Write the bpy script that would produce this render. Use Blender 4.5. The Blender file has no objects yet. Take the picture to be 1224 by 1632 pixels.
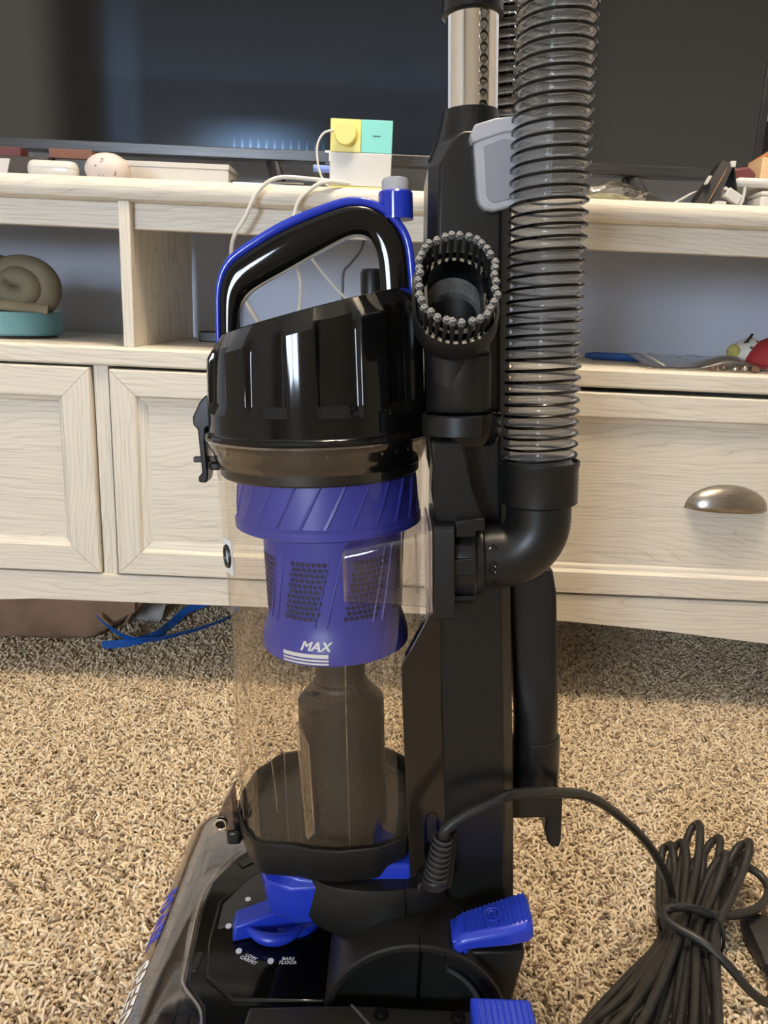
import bpy, bmesh, math, random
from mathutils import Vector, Matrix, noise
random.seed(7)
PI = math.pi
V = Vector
SC = bpy.context.scene
COL = SC.collection

# ------------------------------------------------------------------ camera
CAM_H = 0.64
cam_d = bpy.data.cameras.new('camera')
cam = bpy.data.objects.new('camera', cam_d)
COL.objects.link(cam)
cam_d.sensor_fit = 'VERTICAL'
cam_d.sensor_height = 24.0
cam_d.lens = 1226.0 / 1632.0 * 24.0
cam_d.clip_start = 0.02
pitch, roll = math.radians(15.0), 0.0442
f_ = V((0, math.cos(pitch), -math.sin(pitch)))
r0, u0 = V((1, 0, 0)), V((0, math.sin(pitch), math.cos(pitch)))
r_ = r0 * math.cos(roll) + u0 * math.sin(roll)
u_ = -r0 * math.sin(roll) + u0 * math.cos(roll)
cam.matrix_world = Matrix(((r_.x, u_.x, -f_.x, 0), (r_.y, u_.y, -f_.y, 0), (r_.z, u_.z, -f_.z, CAM_H), (0, 0, 0, 1)))
SC.camera = cam

# ------------------------------------------------------------------ world, light, exposure
w = bpy.data.worlds.new('world'); SC.world = w; w.use_nodes = True
w.node_tree.nodes['Background'].inputs[0].default_value = (0.45, 0.55, 0.75, 1)
w.node_tree.nodes['Background'].inputs[1].default_value = 0.35
SC.view_settings.view_transform = 'Standard'
SC.view_settings.look = 'None'
SC.view_settings.gamma = 1
SC.view_settings.exposure = -0.10
SC.view_settings.use_curve_mapping = False
LAMP = (0.08, 0.60, 2.32)       # ceiling lamp, three globes
LAMP_POWER = 325.0                 # emission strength of each globe
WINDOW_POWER = 58.0                # daylight behind the window

# ------------------------------------------------------------------ materials
def mat(name, col=(.5, .5, .5), rough=.5, metal=0., **k):
    m = bpy.data.materials.new(name); m.use_nodes = True
    b = m.node_tree.nodes['Principled BSDF']
    b.inputs['Base Color'].default_value = (*col, 1)
    b.inputs['Roughness'].default_value = rough
    b.inputs['Metallic'].default_value = metal
    for kk, v in k.items():
        b.inputs[kk.replace('_', ' ')].default_value = v
    return m
def N(m, t, **k):
    n = m.node_tree.nodes.new(t)
    for a, v in k.items():
        if a.startswith('i_'): n.inputs[a[2:].replace('_', ' ')].default_value = v
        else: setattr(n, a, v)
    return n
def LK(m, a, b): m.node_tree.links.new(a, b)
def ramp(m, stops):
    n = N(m, 'ShaderNodeValToRGB'); e = n.color_ramp.elements
    while len(e) < len(stops): e.new(.5)
    for i, (p, c) in enumerate(stops):
        e[i].position = p; e[i].color = (*c, 1)
    return n
def coords(m, scale=(1, 1, 1), rot=(0, 0, 0)):
    tc = N(m, 'ShaderNodeTexCoord'); mp = N(m, 'ShaderNodeMapping')
    mp.inputs['Scale'].default_value = scale; mp.inputs['Rotation'].default_value = rot
    LK(m, tc.outputs['Object'], mp.inputs[0]); return mp.outputs[0]
def speckle(m, c1, c2, scale=40, bump=0.0, detail=4, lo=.35, hi=.65, dist=.002, sc=(1, 1, 1)):
    b = m.node_tree.nodes['Principled BSDF']
    nz = N(m, 'ShaderNodeTexNoise'); nz.inputs['Scale'].default_value = scale; nz.inputs['Detail'].default_value = detail
    LK(m, coords(m, sc), nz.inputs['Vector'])
    r = ramp(m, [(lo, c1), (hi, c2)])
    LK(m, nz.outputs[0], r.inputs[0]); LK(m, r.outputs[0], b.inputs['Base Color'])
    if bump:
        bp = N(m, 'ShaderNodeBump'); bp.inputs['Strength'].default_value = bump; bp.inputs['Distance'].default_value = dist
        LK(m, nz.outputs[0], bp.inputs['Height']); LK(m, bp.outputs[0], b.inputs['Normal'])
    return m
def wood(name, horiz=True, seed=0.):
    m = mat(name, rough=.55); b = m.node_tree.nodes['Principled BSDF']
    s = (1.3, 6, 22) if horiz else (22, 6, 1.3)
    tc = N(m, 'ShaderNodeTexCoord'); mp = N(m, 'ShaderNodeMapping')
    mp.inputs['Scale'].default_value = s; mp.inputs['Location'].default_value = (seed, seed, seed)
    LK(m, tc.outputs['Object'], mp.inputs[0])
    mp.inputs['Scale'].default_value = (2.6, 4, 11) if horiz else (11, 4, 2.6)
    wv = N(m, 'ShaderNodeTexNoise'); wv.inputs['Scale'].default_value = 1.0; wv.inputs['Detail'].default_value = 3; wv.inputs['Roughness'].default_value = .45
    LK(m, mp.outputs[0], wv.inputs['Vector'])
    sp = N(m, 'ShaderNodeSeparateXYZ'); LK(m, tc.outputs['Object'], sp.inputs[0])
    a1 = N(m, 'ShaderNodeMath', operation='MULTIPLY'); a1.inputs[1].default_value = 125; LK(m, sp.outputs[2 if horiz else 0], a1.inputs[0])
    a2 = N(m, 'ShaderNodeMath', operation='MULTIPLY_ADD'); a2.inputs[1].default_value = 13; LK(m, wv.outputs[0], a2.inputs[0]); LK(m, a1.outputs[0], a2.inputs[2])
    fr = N(m, 'ShaderNodeMath', operation='FRACT'); LK(m, a2.outputs[0], fr.inputs[0])
    rp = ramp(m, [(0.0, (.70, .65, .55)), (.60, (.74, .69, .59)), (.86, (.70, .65, .55)), (.925, (.57, .525, .44)), (.97, (.69, .64, .54)), (1., (.70, .65, .55))])
    LK(m, fr.outputs[0], rp.inputs[0])
    mp2 = N(m, 'ShaderNodeMapping'); mp2.inputs['Scale'].default_value = (7, 50, 330) if horiz else (330, 50, 7)
    LK(m, tc.outputs['Object'], mp2.inputs[0])
    nz = N(m, 'ShaderNodeTexNoise'); nz.inputs['Scale'].default_value = 1.6; nz.inputs['Detail'].default_value = 5
    LK(m, mp2.outputs[0], nz.inputs['Vector'])
    rp2 = ramp(m, [(.30, (.70, .70, .70)), (.47, (.97, .97, .97)), (.75, (1, 1, 1))])
    LK(m, nz.outputs[0], rp2.inputs[0])
    mx = N(m, 'ShaderNodeMix', data_type='RGBA', blend_type='MULTIPLY'); mx.inputs[0].default_value = .8
    LK(m, rp.outputs[0], mx.inputs[6]); LK(m, rp2.outputs[0], mx.inputs[7])
    LK(m, mx.outputs[2], b.inputs['Base Color'])
    bp = N(m, 'ShaderNodeBump'); bp.inputs['Strength'].default_value = .25; bp.inputs['Distance'].default_value = .001
    LK(m, nz.outputs[0], bp.inputs['Height']); LK(m, bp.outputs[0], b.inputs['Normal'])
    return m
def clear(name, tint=(.95, .93, .9), gloss=.12, edge=.55, rough=.04, gtint=(1, 1, 1)):
    m = bpy.data.materials.new(name); m.use_nodes = True
    nt = m.node_tree; nt.nodes.remove(nt.nodes['Principled BSDF'])
    out = nt.nodes['Material Output']
    tr = N(m, 'ShaderNodeBsdfTransparent'); tr.inputs[0].default_value = (*tint, 1)
    gl = N(m, 'ShaderNodeBsdfGlossy'); gl.inputs['Roughness'].default_value = rough; gl.inputs['Color'].default_value = (*gtint, 1)
    lw = N(m, 'ShaderNodeLayerWeight'); lw.inputs['Blend'].default_value = .25
    mr = N(m, 'ShaderNodeMapRange'); mr.inputs['To Min'].default_value = gloss * .35; mr.inputs['To Max'].default_value = edge
    LK(m, lw.outputs['Facing'], mr.inputs['Value'])
    mx = N(m, 'ShaderNodeMixShader')
    LK(m, mr.outputs[0], mx.inputs[0]); LK(m, tr.outputs[0], mx.inputs[1]); LK(m, gl.outputs[0], mx.inputs[2])
    LK(m, mx.outputs[0], out.inputs['Surface'])
    return m
def emit(name, col, s):
    m = mat(name, (0, 0, 0)); b = m.node_tree.nodes['Principled BSDF']
    b.inputs['Emission Color'].default_value = (*col, 1); b.inputs['Emission Strength'].default_value = s
    return m

WOOD_H = wood('whitewashed_oak_horizontal', True, 0.3)
WOOD_V = wood('whitewashed_oak_vertical', False, 1.7)
WOOD_P = wood('whitewashed_oak_panel', True, 4.1)
WALLM = speckle(mat('grey_blue_wall_paint', rough=.85), (.57, .61, .72), (.59, .63, .74), 8)
WALLW = speckle(mat('warm_wall_paint', rough=.9), (.50, .46, .40), (.53, .49, .43), 8)
CEILM = speckle(mat('ceiling_paint', rough=.95), (.70, .68, .64), (.74, .72, .68), 60, .2)
TRIMW = speckle(mat('white_trim_paint', rough=.5), (.62, .62, .62), (.66, .66, .65), 12)
BLACK = speckle(mat('black_matte_plastic', rough=.38), (.008, .0077, .007), (.011, .0105, .0095), 900, .08, dist=.0003)
BLACKG = speckle(mat('black_gloss_plastic', rough=.07), (.003, .003, .003), (.004, .004, .004), 6)
BLACKS = speckle(mat('black_satin_plastic', rough=.28), (.008, .0077, .007), (.011, .0105, .0095), 500, .05, dist=.0003)
WINGM = speckle(mat('dark_brown_black_gloss', rough=.16), (.022, .0165, .0115), (.026, .020, .014), 5)
DARKG = speckle(mat('dark_grey_plastic', rough=.42), (.035, .034, .034), (.042, .041, .040), 400)
RUBBER = speckle(mat('black_rubber_cord', rough=.42), (.014, .013, .0115), (.020, .0185, .0165), 120)
BLUE = speckle(mat('royal_blue_plastic', rough=.3), (.012, .035, .42), (.016, .042, .47), 14)
BLUEG = speckle(mat('royal_blue_gloss_plastic', rough=.12), (.014, .035, .42), (.018, .042, .46), 14)
BLUEI = speckle(mat('blue_cyclone_plastic', rough=.4), (.035, .045, .36), (.042, .052, .40), 30)
HOLE = mat('perforation_dark', (.006, .008, .05), .6)
for _m in (BLACK, BLACKS, BLACKG, DARKG, RUBBER, WINGM): _m.node_tree.nodes['Principled BSDF'].inputs['Specular IOR Level'].default_value = .38
GREY = speckle(mat('light_grey_plastic', rough=.4), (.42, .42, .44), (.45, .45, .47), 20)
GREY2 = speckle(mat('mid_grey_plastic', rough=.45), (.26, .26, .28), (.28, .28, .30), 20)
CHROME = speckle(mat('chrome_steel', rough=.06, metal=1.), (.86, .85, .83), (.90, .89, .87), 4)
STEEL = speckle(mat('brushed_antique_nickel', rough=.3, metal=1.), (.36, .33, .29), (.44, .40, .35), 60, sc=(1, 1, 8))
WHITEP = mat('white_print', (.80, .80, .80), .5)
BLUEP = mat('blue_print', (.03, .05, .55), .5)
CLEAR = clear('clear_smoky_plastic', (.95, .925, .885), .09, .42, .04)
CLEARD = clear('clear_dark_collar_plastic', (.50, .46, .41), .25, .55, .12)
CLEARE = clear('clear_plastic_edge', (.93, .90, .92), .35, .75, .06)
HOSEM = clear('clear_hose_plastic', (.84, .84, .83), .24, .75, .1, (.95, .95, .94))
_mo = HOSEM.node_tree.nodes['Material Output']; _src = _mo.inputs[0].links[0].from_socket
_df = N(HOSEM, 'ShaderNodeBsdfDiffuse'); _df.inputs[0].default_value = (.55, .54, .51, 1); _mx = N(HOSEM, 'ShaderNodeMixShader'); _mx.inputs[0].default_value = .12
LK(HOSEM, _src, _mx.inputs[1]); LK(HOSEM, _df.outputs[0], _mx.inputs[2]); LK(HOSEM, _mx.outputs[0], _mo.inputs[0])
VISOR = clear('smoky_visor_plastic', (.74, .72, .73), .22, .6, .05)
BAGM = clear('crinkled_clear_bag', (.90, .89, .87), .25, .7, .08)
STEMM = speckle(mat('dark_brown_filter_stem', rough=.5), (.016, .012, .009), (.026, .020, .015), 14, sc=(6, 6, .5))
TRAYM = speckle(mat('ribbed_black_tray', rough=.42), (.009, .008, .007), (.017, .015, .013), 60, .35, dist=.001, sc=(1, .25, 1))
TVB = speckle(mat('tv_bezel_black', rough=.3), (.02, .02, .022), (.026, .026, .028), 30)
TVM = speckle(mat('tv_brushed_strip', rough=.3, metal=.3), (.035, .036, .04), (.06, .062, .066), 40, sc=(.3, 1, 8))
EGG = mat('speckled_egg', (.75, .68, .63), .5)
TEAL = speckle(mat('teal_painted', rough=.45), (.13, .30, .33), (.15, .33, .36), 12)
SHELL = speckle(mat('olive_tan_shell', rough=.7), (.135, .115, .07), (.19, .165, .105), 14, .2)
WHITE = speckle(mat('glossy_white_plastic', rough=.25), (.58, .57, .54), (.61, .60, .57), 10)
PAPERW = speckle(mat('white_paper', rough=.8), (.52, .505, .48), (.57, .555, .53), 20)
KRAFT = speckle(mat('brown_kraft_paper', rough=.8), (.20, .125, .075), (.27, .17, .105), 18, .3)
YELL = speckle(mat('pale_yellow_plastic', rough=.45), (.75, .68, .20), (.79, .72, .23), 10)
MINT = speckle(mat('mint_plastic', rough=.45), (.20, .62, .56), (.23, .66, .60), 10)
RIBB = speckle(mat('blue_ribbon', rough=.45), (.01, .09, .38), (.015, .12, .48), 40)
RED = speckle(mat('red_fabric', rough=.75), (.27, .018, .024), (.33, .024, .03), 60)
PINE = speckle(mat('pale_pine', rough=.6), (.60, .40, .22), (.70, .49, .29), 9, sc=(1, 1, 9))
ORANGE = speckle(mat('orange_wood', rough=.5), (.34, .13, .05), (.42, .18, .07), 14)
MAROON = speckle(mat('maroon_card', rough=.6), (.09, .02, .02), (.12, .03, .03), 14)
PURPLE = speckle(mat('pen_blue', rough=.35), (.02, .10, .42), (.03, .13, .5), 20)
WCABLE = speckle(mat('white_cable_jacket', rough=.5), (.66, .64, .58), (.71, .69, .63), 30)
GCABLE = speckle(mat('grey_cable_jacket', rough=.5), (.16, .15, .14), (.20, .19, .18), 30)
SKIRTP = speckle(mat('brush_tip_fuzz', rough=.9), (.05, .05, .05), (.30, .30, .29), 900, lo=.4, hi=.62)
BRIST = speckle(mat('black_bristle', rough=.6), (.006, .006, .006), (.014, .014, .013), 700)
# egg speckles
b = EGG.node_tree.nodes['Principled BSDF']
nz = N(EGG, 'ShaderNodeTexNoise'); nz.inputs['Scale'].default_value = 90; nz.inputs['Detail'].default_value = 3
LK(EGG, coords(EGG), nz.inputs['Vector'])
rp = ramp(EGG, [(.0, (.60, .53, .50)), (.63, (.62, .55, .52)), (.66, (.40, .30, .28)), (.71, (.05, .045, .05))])
LK(EGG, nz.outputs[0], rp.inputs[0]); LK(EGG, rp.outputs[0], b.inputs['Base Color'])
# spotted cuff
SPOT = mat('spotted_cloth', (.6, .6, .55), .8)
b = SPOT.node_tree.nodes['Principled BSDF']
vo = N(SPOT, 'ShaderNodeTexVoronoi'); vo.inputs['Scale'].default_value = 110
LK(SPOT, coords(SPOT), vo.inputs['Vector'])
rp = ramp(SPOT, [(.25, (.05, .05, .05)), (.38, (.62, .62, .56))])
LK(SPOT, vo.outputs['Distance'], rp.inputs[0]); LK(SPOT, rp.outputs[0], b.inputs['Base Color'])
# tv screen: reflections of the room, dark blue in the middle, painted in as emission
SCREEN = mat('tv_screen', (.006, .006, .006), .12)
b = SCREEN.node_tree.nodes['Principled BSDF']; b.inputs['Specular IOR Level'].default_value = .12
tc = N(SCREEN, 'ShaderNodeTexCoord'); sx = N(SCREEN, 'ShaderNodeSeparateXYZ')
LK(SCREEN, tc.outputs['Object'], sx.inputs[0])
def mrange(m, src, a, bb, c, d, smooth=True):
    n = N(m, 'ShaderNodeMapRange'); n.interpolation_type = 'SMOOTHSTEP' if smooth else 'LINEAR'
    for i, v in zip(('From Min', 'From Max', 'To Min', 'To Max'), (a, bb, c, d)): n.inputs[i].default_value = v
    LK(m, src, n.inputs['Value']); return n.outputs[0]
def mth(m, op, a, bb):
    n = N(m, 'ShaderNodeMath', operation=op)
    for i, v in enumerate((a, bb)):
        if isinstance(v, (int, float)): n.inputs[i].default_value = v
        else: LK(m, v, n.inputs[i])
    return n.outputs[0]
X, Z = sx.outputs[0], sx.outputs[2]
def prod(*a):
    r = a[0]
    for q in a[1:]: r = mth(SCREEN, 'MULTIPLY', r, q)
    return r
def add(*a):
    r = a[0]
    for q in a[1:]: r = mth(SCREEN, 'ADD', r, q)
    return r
grey_l = mrange(SCREEN, X, -.59, -.51, 1, .12)  # pale wall reflection at the left, painted in
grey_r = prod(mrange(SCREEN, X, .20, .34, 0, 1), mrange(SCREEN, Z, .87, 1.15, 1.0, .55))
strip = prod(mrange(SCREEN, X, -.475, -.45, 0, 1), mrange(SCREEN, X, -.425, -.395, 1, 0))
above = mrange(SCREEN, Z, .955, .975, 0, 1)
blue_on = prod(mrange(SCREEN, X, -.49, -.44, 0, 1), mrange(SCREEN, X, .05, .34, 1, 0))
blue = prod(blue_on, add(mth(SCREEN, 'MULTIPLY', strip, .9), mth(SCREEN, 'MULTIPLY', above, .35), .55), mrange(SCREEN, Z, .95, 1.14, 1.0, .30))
glow = prod(mrange(SCREEN, mth(SCREEN, 'ABSOLUTE', mth(SCREEN, 'ADD', X, .225), 0), 0, .13, 1, 0), mrange(SCREEN, Z, .866, .925, 1, 0))  # window reflection painted as a blue glow along the lower edge
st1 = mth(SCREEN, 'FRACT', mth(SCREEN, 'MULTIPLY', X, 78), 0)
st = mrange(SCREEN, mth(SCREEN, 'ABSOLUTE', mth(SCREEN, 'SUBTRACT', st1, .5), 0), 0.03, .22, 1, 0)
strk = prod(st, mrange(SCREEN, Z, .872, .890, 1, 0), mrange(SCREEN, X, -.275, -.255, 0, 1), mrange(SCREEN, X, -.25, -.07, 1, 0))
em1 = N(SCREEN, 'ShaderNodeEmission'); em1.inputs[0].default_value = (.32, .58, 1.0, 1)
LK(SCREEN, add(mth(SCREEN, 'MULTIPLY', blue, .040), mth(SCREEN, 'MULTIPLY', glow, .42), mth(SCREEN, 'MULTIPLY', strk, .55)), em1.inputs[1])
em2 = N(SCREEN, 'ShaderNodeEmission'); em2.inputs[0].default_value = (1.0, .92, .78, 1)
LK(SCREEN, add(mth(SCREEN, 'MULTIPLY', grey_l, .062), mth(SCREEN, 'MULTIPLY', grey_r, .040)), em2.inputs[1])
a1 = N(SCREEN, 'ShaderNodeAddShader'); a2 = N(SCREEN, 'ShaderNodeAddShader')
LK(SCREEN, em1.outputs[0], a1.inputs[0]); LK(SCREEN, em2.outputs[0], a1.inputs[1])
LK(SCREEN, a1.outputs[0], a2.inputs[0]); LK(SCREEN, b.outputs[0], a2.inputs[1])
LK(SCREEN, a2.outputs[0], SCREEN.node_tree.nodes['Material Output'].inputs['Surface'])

# ------------------------------------------------------------------ mesh helpers
WM = {}                      # world matrix of every object that has children
def I(): return Matrix.Identity(4)
def finish(me, angle):
    me.polygons.foreach_set('use_smooth', [True] * len(me.polygons))
    me.set_sharp_from_angle(angle=math.radians(angle))
def obj(name, bm, m, parent=None, M=None, angle=32, bevel=0, kind=None, label=None, seg=2):
    me = bpy.data.meshes.new(name)
    bmesh.ops.recalc_face_normals(bm, faces=bm.faces[:])
    bm.to_mesh(me); bm.free(); finish(me, angle)
    for mm in (m if isinstance(m, (list, tuple)) else [m]): me.materials.append(mm)
    return link(name, me, parent, M, bevel, kind, label, seg)
def link(name, data, parent=None, M=None, bevel=0, kind=None, label=None, seg=2):
    o = bpy.data.objects.new(name, data); COL.objects.link(o)
    M = M.copy() if M is not None else (WM[parent.name].copy() if parent and parent.data else I())
    if parent:
        o.parent = parent; o.matrix_basis = WM[parent.name].inverted() @ M
    else: o.matrix_basis = M
    WM[o.name] = M
    if bevel:
        bv = o.modifiers.new('bevel', 'BEVEL'); bv.width = bevel; bv.segments = seg; bv.limit_method = 'ANGLE'; bv.angle_limit = math.radians(40)
    if kind: o['kind'] = kind
    if label: o['label'] = label
    return o
def thing(name, label, cat, loc, group=None):
    o = bpy.data.objects.new(name, None); COL.objects.link(o)
    o.empty_display_size = .02
    o.location = loc; WM[o.name] = Matrix.Translation(V(loc))
    tag(o, label, cat, group); return o
def tag(o, label, cat, group=None):
    o['label'] = label; o['category'] = cat
    if group: o['group'] = group
    return o
def NB(): return bmesh.new()
def box(bm, x0, x1, y0, y1, z0, z1, M=None):
    vs = [bm.verts.new((x, y, z)) for z in (z0, z1) for y in (y0, y1) for x in (x0, x1)]
    for f in ((0, 1, 3, 2), (4, 6, 7, 5), (0, 4, 5, 1), (2, 3, 7, 6), (0, 2, 6, 4), (1, 5, 7, 3)):
        bm.faces.new([vs[i] for i in f])
    if M is not None: bmesh.ops.transform(bm, matrix=M, verts=vs)
    return bm
def loft(bm, rings, closed=True, cap0=True, cap1=True, mi=0):
    R = [[bm.verts.new(p) for p in r] for r in rings]
    n = len(R[0])
    for a, c in zip(R, R[1:]):
        for i in range(n if closed else n - 1):
            j = (i + 1) % n
            try: f = bm.faces.new((a[i], a[j], c[j], c[i])); f.material_index = mi
            except ValueError: pass
    if closed:
        if cap0: bm.faces.new(R[0][::-1]).material_index = mi
        if cap1: bm.faces.new(R[-1]).material_index = mi
    return R
def circ(cx, cy, cz, r, n=32, ry=None, a0=0.):
    ry = r if ry is None else ry
    return [V((cx + r * math.sin(a0 + 2 * PI * i / n), cy - ry * math.cos(a0 + 2 * PI * i / n), cz)) for i in range(n)]
def lathe(bm, prof, c=(0, 0), n=48, cap0=True, cap1=True, M=None, mi=0):
    R = loft(bm, [circ(c[0], c[1], z, r, n) for r, z in prof], True, cap0, cap1, mi)
    if M is not None: bmesh.ops.transform(bm, matrix=M, verts=[v for r in R for v in r])
    return bm
def prism(bm, poly, y0, y1):
    """polygon in (x, z) extruded along y"""
    loft(bm, [[V((x, y0, z)) for x, z in poly], [V((x, y1, z)) for x, z in poly]]); return bm
def slab(bm, poly, z0, z1, s=1.0):
    cx = sum(p[0] for p in poly) / len(poly); cy = sum(p[1] for p in poly) / len(poly)
    loft(bm, [[V((x, y, z0)) for x, y in poly], [V((cx + (x - cx) * s, cy + (y - cy) * s, z1)) for x, y in poly]]); return bm
def crom(pts, n=8, closed=False):
    P = [V(p) for p in pts]; out = []
    m = len(P)
    for i in range(m if closed else m - 1):
        if closed: a, b_, c, d = P[i - 1], P[i], P[(i + 1) % m], P[(i + 2) % m]
        else: a, b_, c, d = P[max(i - 1, 0)], P[i], P[i + 1], P[min(i + 2, m - 1)]
        for k in range(n):
            t = k / n
            out.append(.5 * ((2 * b_) + (c - a) * t + (2 * a - 5 * b_ + 4 * c - d) * t * t + (3 * b_ - a - 3 * c + d) * t ** 3))
    if not closed: out.append(P[-1])
    return out
def frames(path, closed=False):
    T = []
    for i in range(len(path)):
        a = path[i - 1] if (i or closed) else path[0]; c = path[(i + 1) % len(path)] if (i < len(path) - 1 or closed) else path[-1]
        T.append((c - a).normalized())
    n = T[0].orthogonal().normalized(); F = []
    for t in T:
        n = (n - t * n.dot(t)).normalized(); F.append((n, t.cross(n)))
    return F
def tube(bm, path, r, n=10, closed=False, ry=None, mi=0, cap=True):
    path = [V(p) for p in path]
    F = frames(path, closed); rings = []
    for i, (p, (a, c)) in enumerate(zip(path, F)):
        rr = r[i] if isinstance(r, (list, tuple)) else r
        r2 = rr if ry is None else ry
        rings.append([p + a * rr * math.cos(2 * PI * k / n) + c * r2 * math.sin(2 * PI * k / n) for k in range(n)])
    if closed: rings.append(rings[0])
    loft(bm, rings, True, cap and not closed, cap and not closed, mi)
    if closed: bmesh.ops.remove_doubles(bm, verts=bm.verts[:], dist=1e-7)
    return bm
def ribbon(bm, outer, inner, y0, y1, ch=.003):
    """solid strip between two matched (x, z) polylines, with chamfered long edges"""
    rings = []
    for o, i in zip(outer, inner):
        d = (V((i[0], 0, i[1])) - V((o[0], 0, o[1]))); L = d.length; d /= L
        c = min(ch, L * .35)
        O, Q = V((o[0], 0, o[1])), V((i[0], 0, i[1]))
        y = V((0, 1, 0))
        rings.append([O + y * (y0 + c), O + d * c * .3 + y * (y0 + c * .3), O + d * c + y * y0, Q - d * c + y * y0, Q - d * c * .3 + y * (y0 + c * .3), Q + y * (y0 + c),
                      Q + y * (y1 - c), Q - d * c * .3 + y * (y1 - c * .3), Q - d * c + y * y1, O + d * c + y * y1, O + d * c * .3 + y * (y1 - c * .3), O + y * (y1 - c)])
    loft(bm, rings); return bm
def c2(pts, n=6): return [(p.x, p.z) for p in crom([(x, 0, z) for x, z in pts], n)]
def mm(pts): return [tuple(c * .001 for c in p) for p in pts]
def text(name, body, size, m, parent, M, shear=.0, wide=1.0, warp=None, align='CENTER', ext=.00015, bold=.0, label=None):
    c = bpy.data.curves.new(name, 'FONT'); c.body = body; c.size = size; c.shear = shear; c.align_x = align; c.align_y = 'CENTER'
    c.extrude = ext; c.offset = bold; c.space_line = .85; c.resolution_u = 2
    t = bpy.data.objects.new(name, c)
    me = bpy.data.meshes.new_from_object(t); bpy.data.objects.remove(t); bpy.data.curves.remove(c)
    me.name = name
    for v in me.vertices:
        v.co.x *= wide
        if warp: v.co = warp(v.co.copy())
    me.materials.append(m)
    return link(name, me, parent, M, label=label)

# ------------------------------------------------------------------ the setting
WY = 1.55
def struct(name, bm, m, **k):
    o = obj(name, bm, m, **k); o['kind'] = 'structure'; return o
FLOORM = mat('carpet_backing', rough=1.)
speckle(FLOORM, (.12, .09, .06), (.55, .44, .31), 190, .6, 3, .40, .60, .006)
floor = struct('floor', box(NB(), -2.6, 2.6, -2.6, WY, -.05, 0), FLOORM)
struct('wall_back', box(NB(), -2.6, 2.6, WY, WY + .1, 0, 2.5), WALLM)
struct('wall_left', box(NB(), -2.7, -2.6, -2.6, WY, 0, 2.5), WALLW)
struct('wall_right', box(NB(), 2.6, 2.7, -2.6, WY, 0, 2.5), WALLW)
WX0, WX1, WZ0, WZ1 = -1.50, -.72, .60, 1.50
bm = NB()
box(bm, -2.6, WX0, -2.7, -2.6, 0, 2.5); box(bm, WX1, 2.6, -2.7, -2.6, 0, 2.5)
box(bm, WX0, WX1, -2.7, -2.6, 0, WZ0); box(bm, WX0, WX1, -2.7, -2.6, WZ1, 2.5)
struct('wall_front', bm, WALLW)
struct('ceiling', box(NB(), -2.6, 2.6, -2.6, WY, 2.5, 2.55), CEILM)
struct('baseboard_back', box(NB(), -2.6, 2.6, WY - .014, WY, 0, .09), TRIMW, bevel=.004)
win = struct('window_1', box(box(box(box(box(NB(), WX0, WX1, -2.7, -2.58, WZ0, WZ0 + .05), WX0, WX1, -2.7, -2.58, WZ1 - .05, WZ1), WX0, WX0 + .05, -2.7, -2.58, WZ0, WZ1), WX1 - .05, WX1, -2.7, -2.58, WZ0, WZ1), -1.12, -1.08, -2.68, -2.6, WZ0, WZ1), TRIMW)
obj('pane', box(NB(), WX0 + .04, WX1 - .04, -2.67, -2.66, WZ0 + .04, WZ1 - .04), emit('daylight_pane', (.70, .83, 1.0), WINDOW_POWER), win)
# ceiling lamp
lamp = thing('ceiling_lamp', 'three globe ceiling lamp hanging in front of the cabinet, above the camera', 'lamp', (LAMP[0], LAMP[1], 2.5))
bm = NB(); lathe(bm, [(.07, 2.47), (.07, 2.5)], LAMP[:2], 24); obj('canopy', bm, STEEL, lamp)
bm = NB(); tube(bm, [(LAMP[0], LAMP[1], 2.48), (LAMP[0], LAMP[1], LAMP[2] + .06)], .008); obj('stem', bm, STEEL, lamp)
GLOBE = emit('lamp_globe', (1.0, .83, .62), LAMP_POWER)
for k in range(3):
    a = 2 * PI * k / 3 + .4
    p = V((LAMP[0] + .14 * math.cos(a), LAMP[1] + .14 * math.sin(a), LAMP[2]))
    bm = NB(); tube(bm, [(LAMP[0], LAMP[1], LAMP[2] + .08), (p.x, p.y, LAMP[2] + .06), (p.x, p.y, LAMP[2] + .05)], .006); obj('arm', bm, STEEL, lamp)
    bm = NB(); bmesh.ops.create_icosphere(bm, subdivisions=2, radius=.06, matrix=Matrix.Translation(p)); obj('globe', bm, GLOBE, lamp)

# carpet pile: twisted tufts scattered by geometry nodes
TUFT = mat('carpet_tuft', rough=.95)
b = TUFT.node_tree.nodes['Principled BSDF']
at = N(TUFT, 'ShaderNodeAttribute', attribute_type='INSTANCER', attribute_name='shade')
rp = ramp(TUFT, [(.0, (.20, .14, .09)), (.18, (.36, .27, .18)), (.36, (.64, .515, .355)), (.7, (.77, .64, .455)), (1., (.85, .73, .54))])
LK(TUFT, at.outputs['Fac'], rp.inputs[0]); LK(TUFT, rp.outputs[0], b.inputs['Base Color'])
bm = NB()
ys = [.30 + .1135 * i for i in range(12)]
xs = [-1.1 + .12 * i for i in range(20)]
gv = [[bm.verts.new((x, y, .001)) for x in xs] for y in ys]
for j in range(len(ys) - 1):
    for i in range(len(xs) - 1): bm.faces.new((gv[j][i], gv[j][i + 1], gv[j + 1][i + 1], gv[j + 1][i]))
pile = obj('carpet_pile', bm, TUFT, floor, kind='stuff', label='beige and brown flecked twisted carpet pile')
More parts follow.
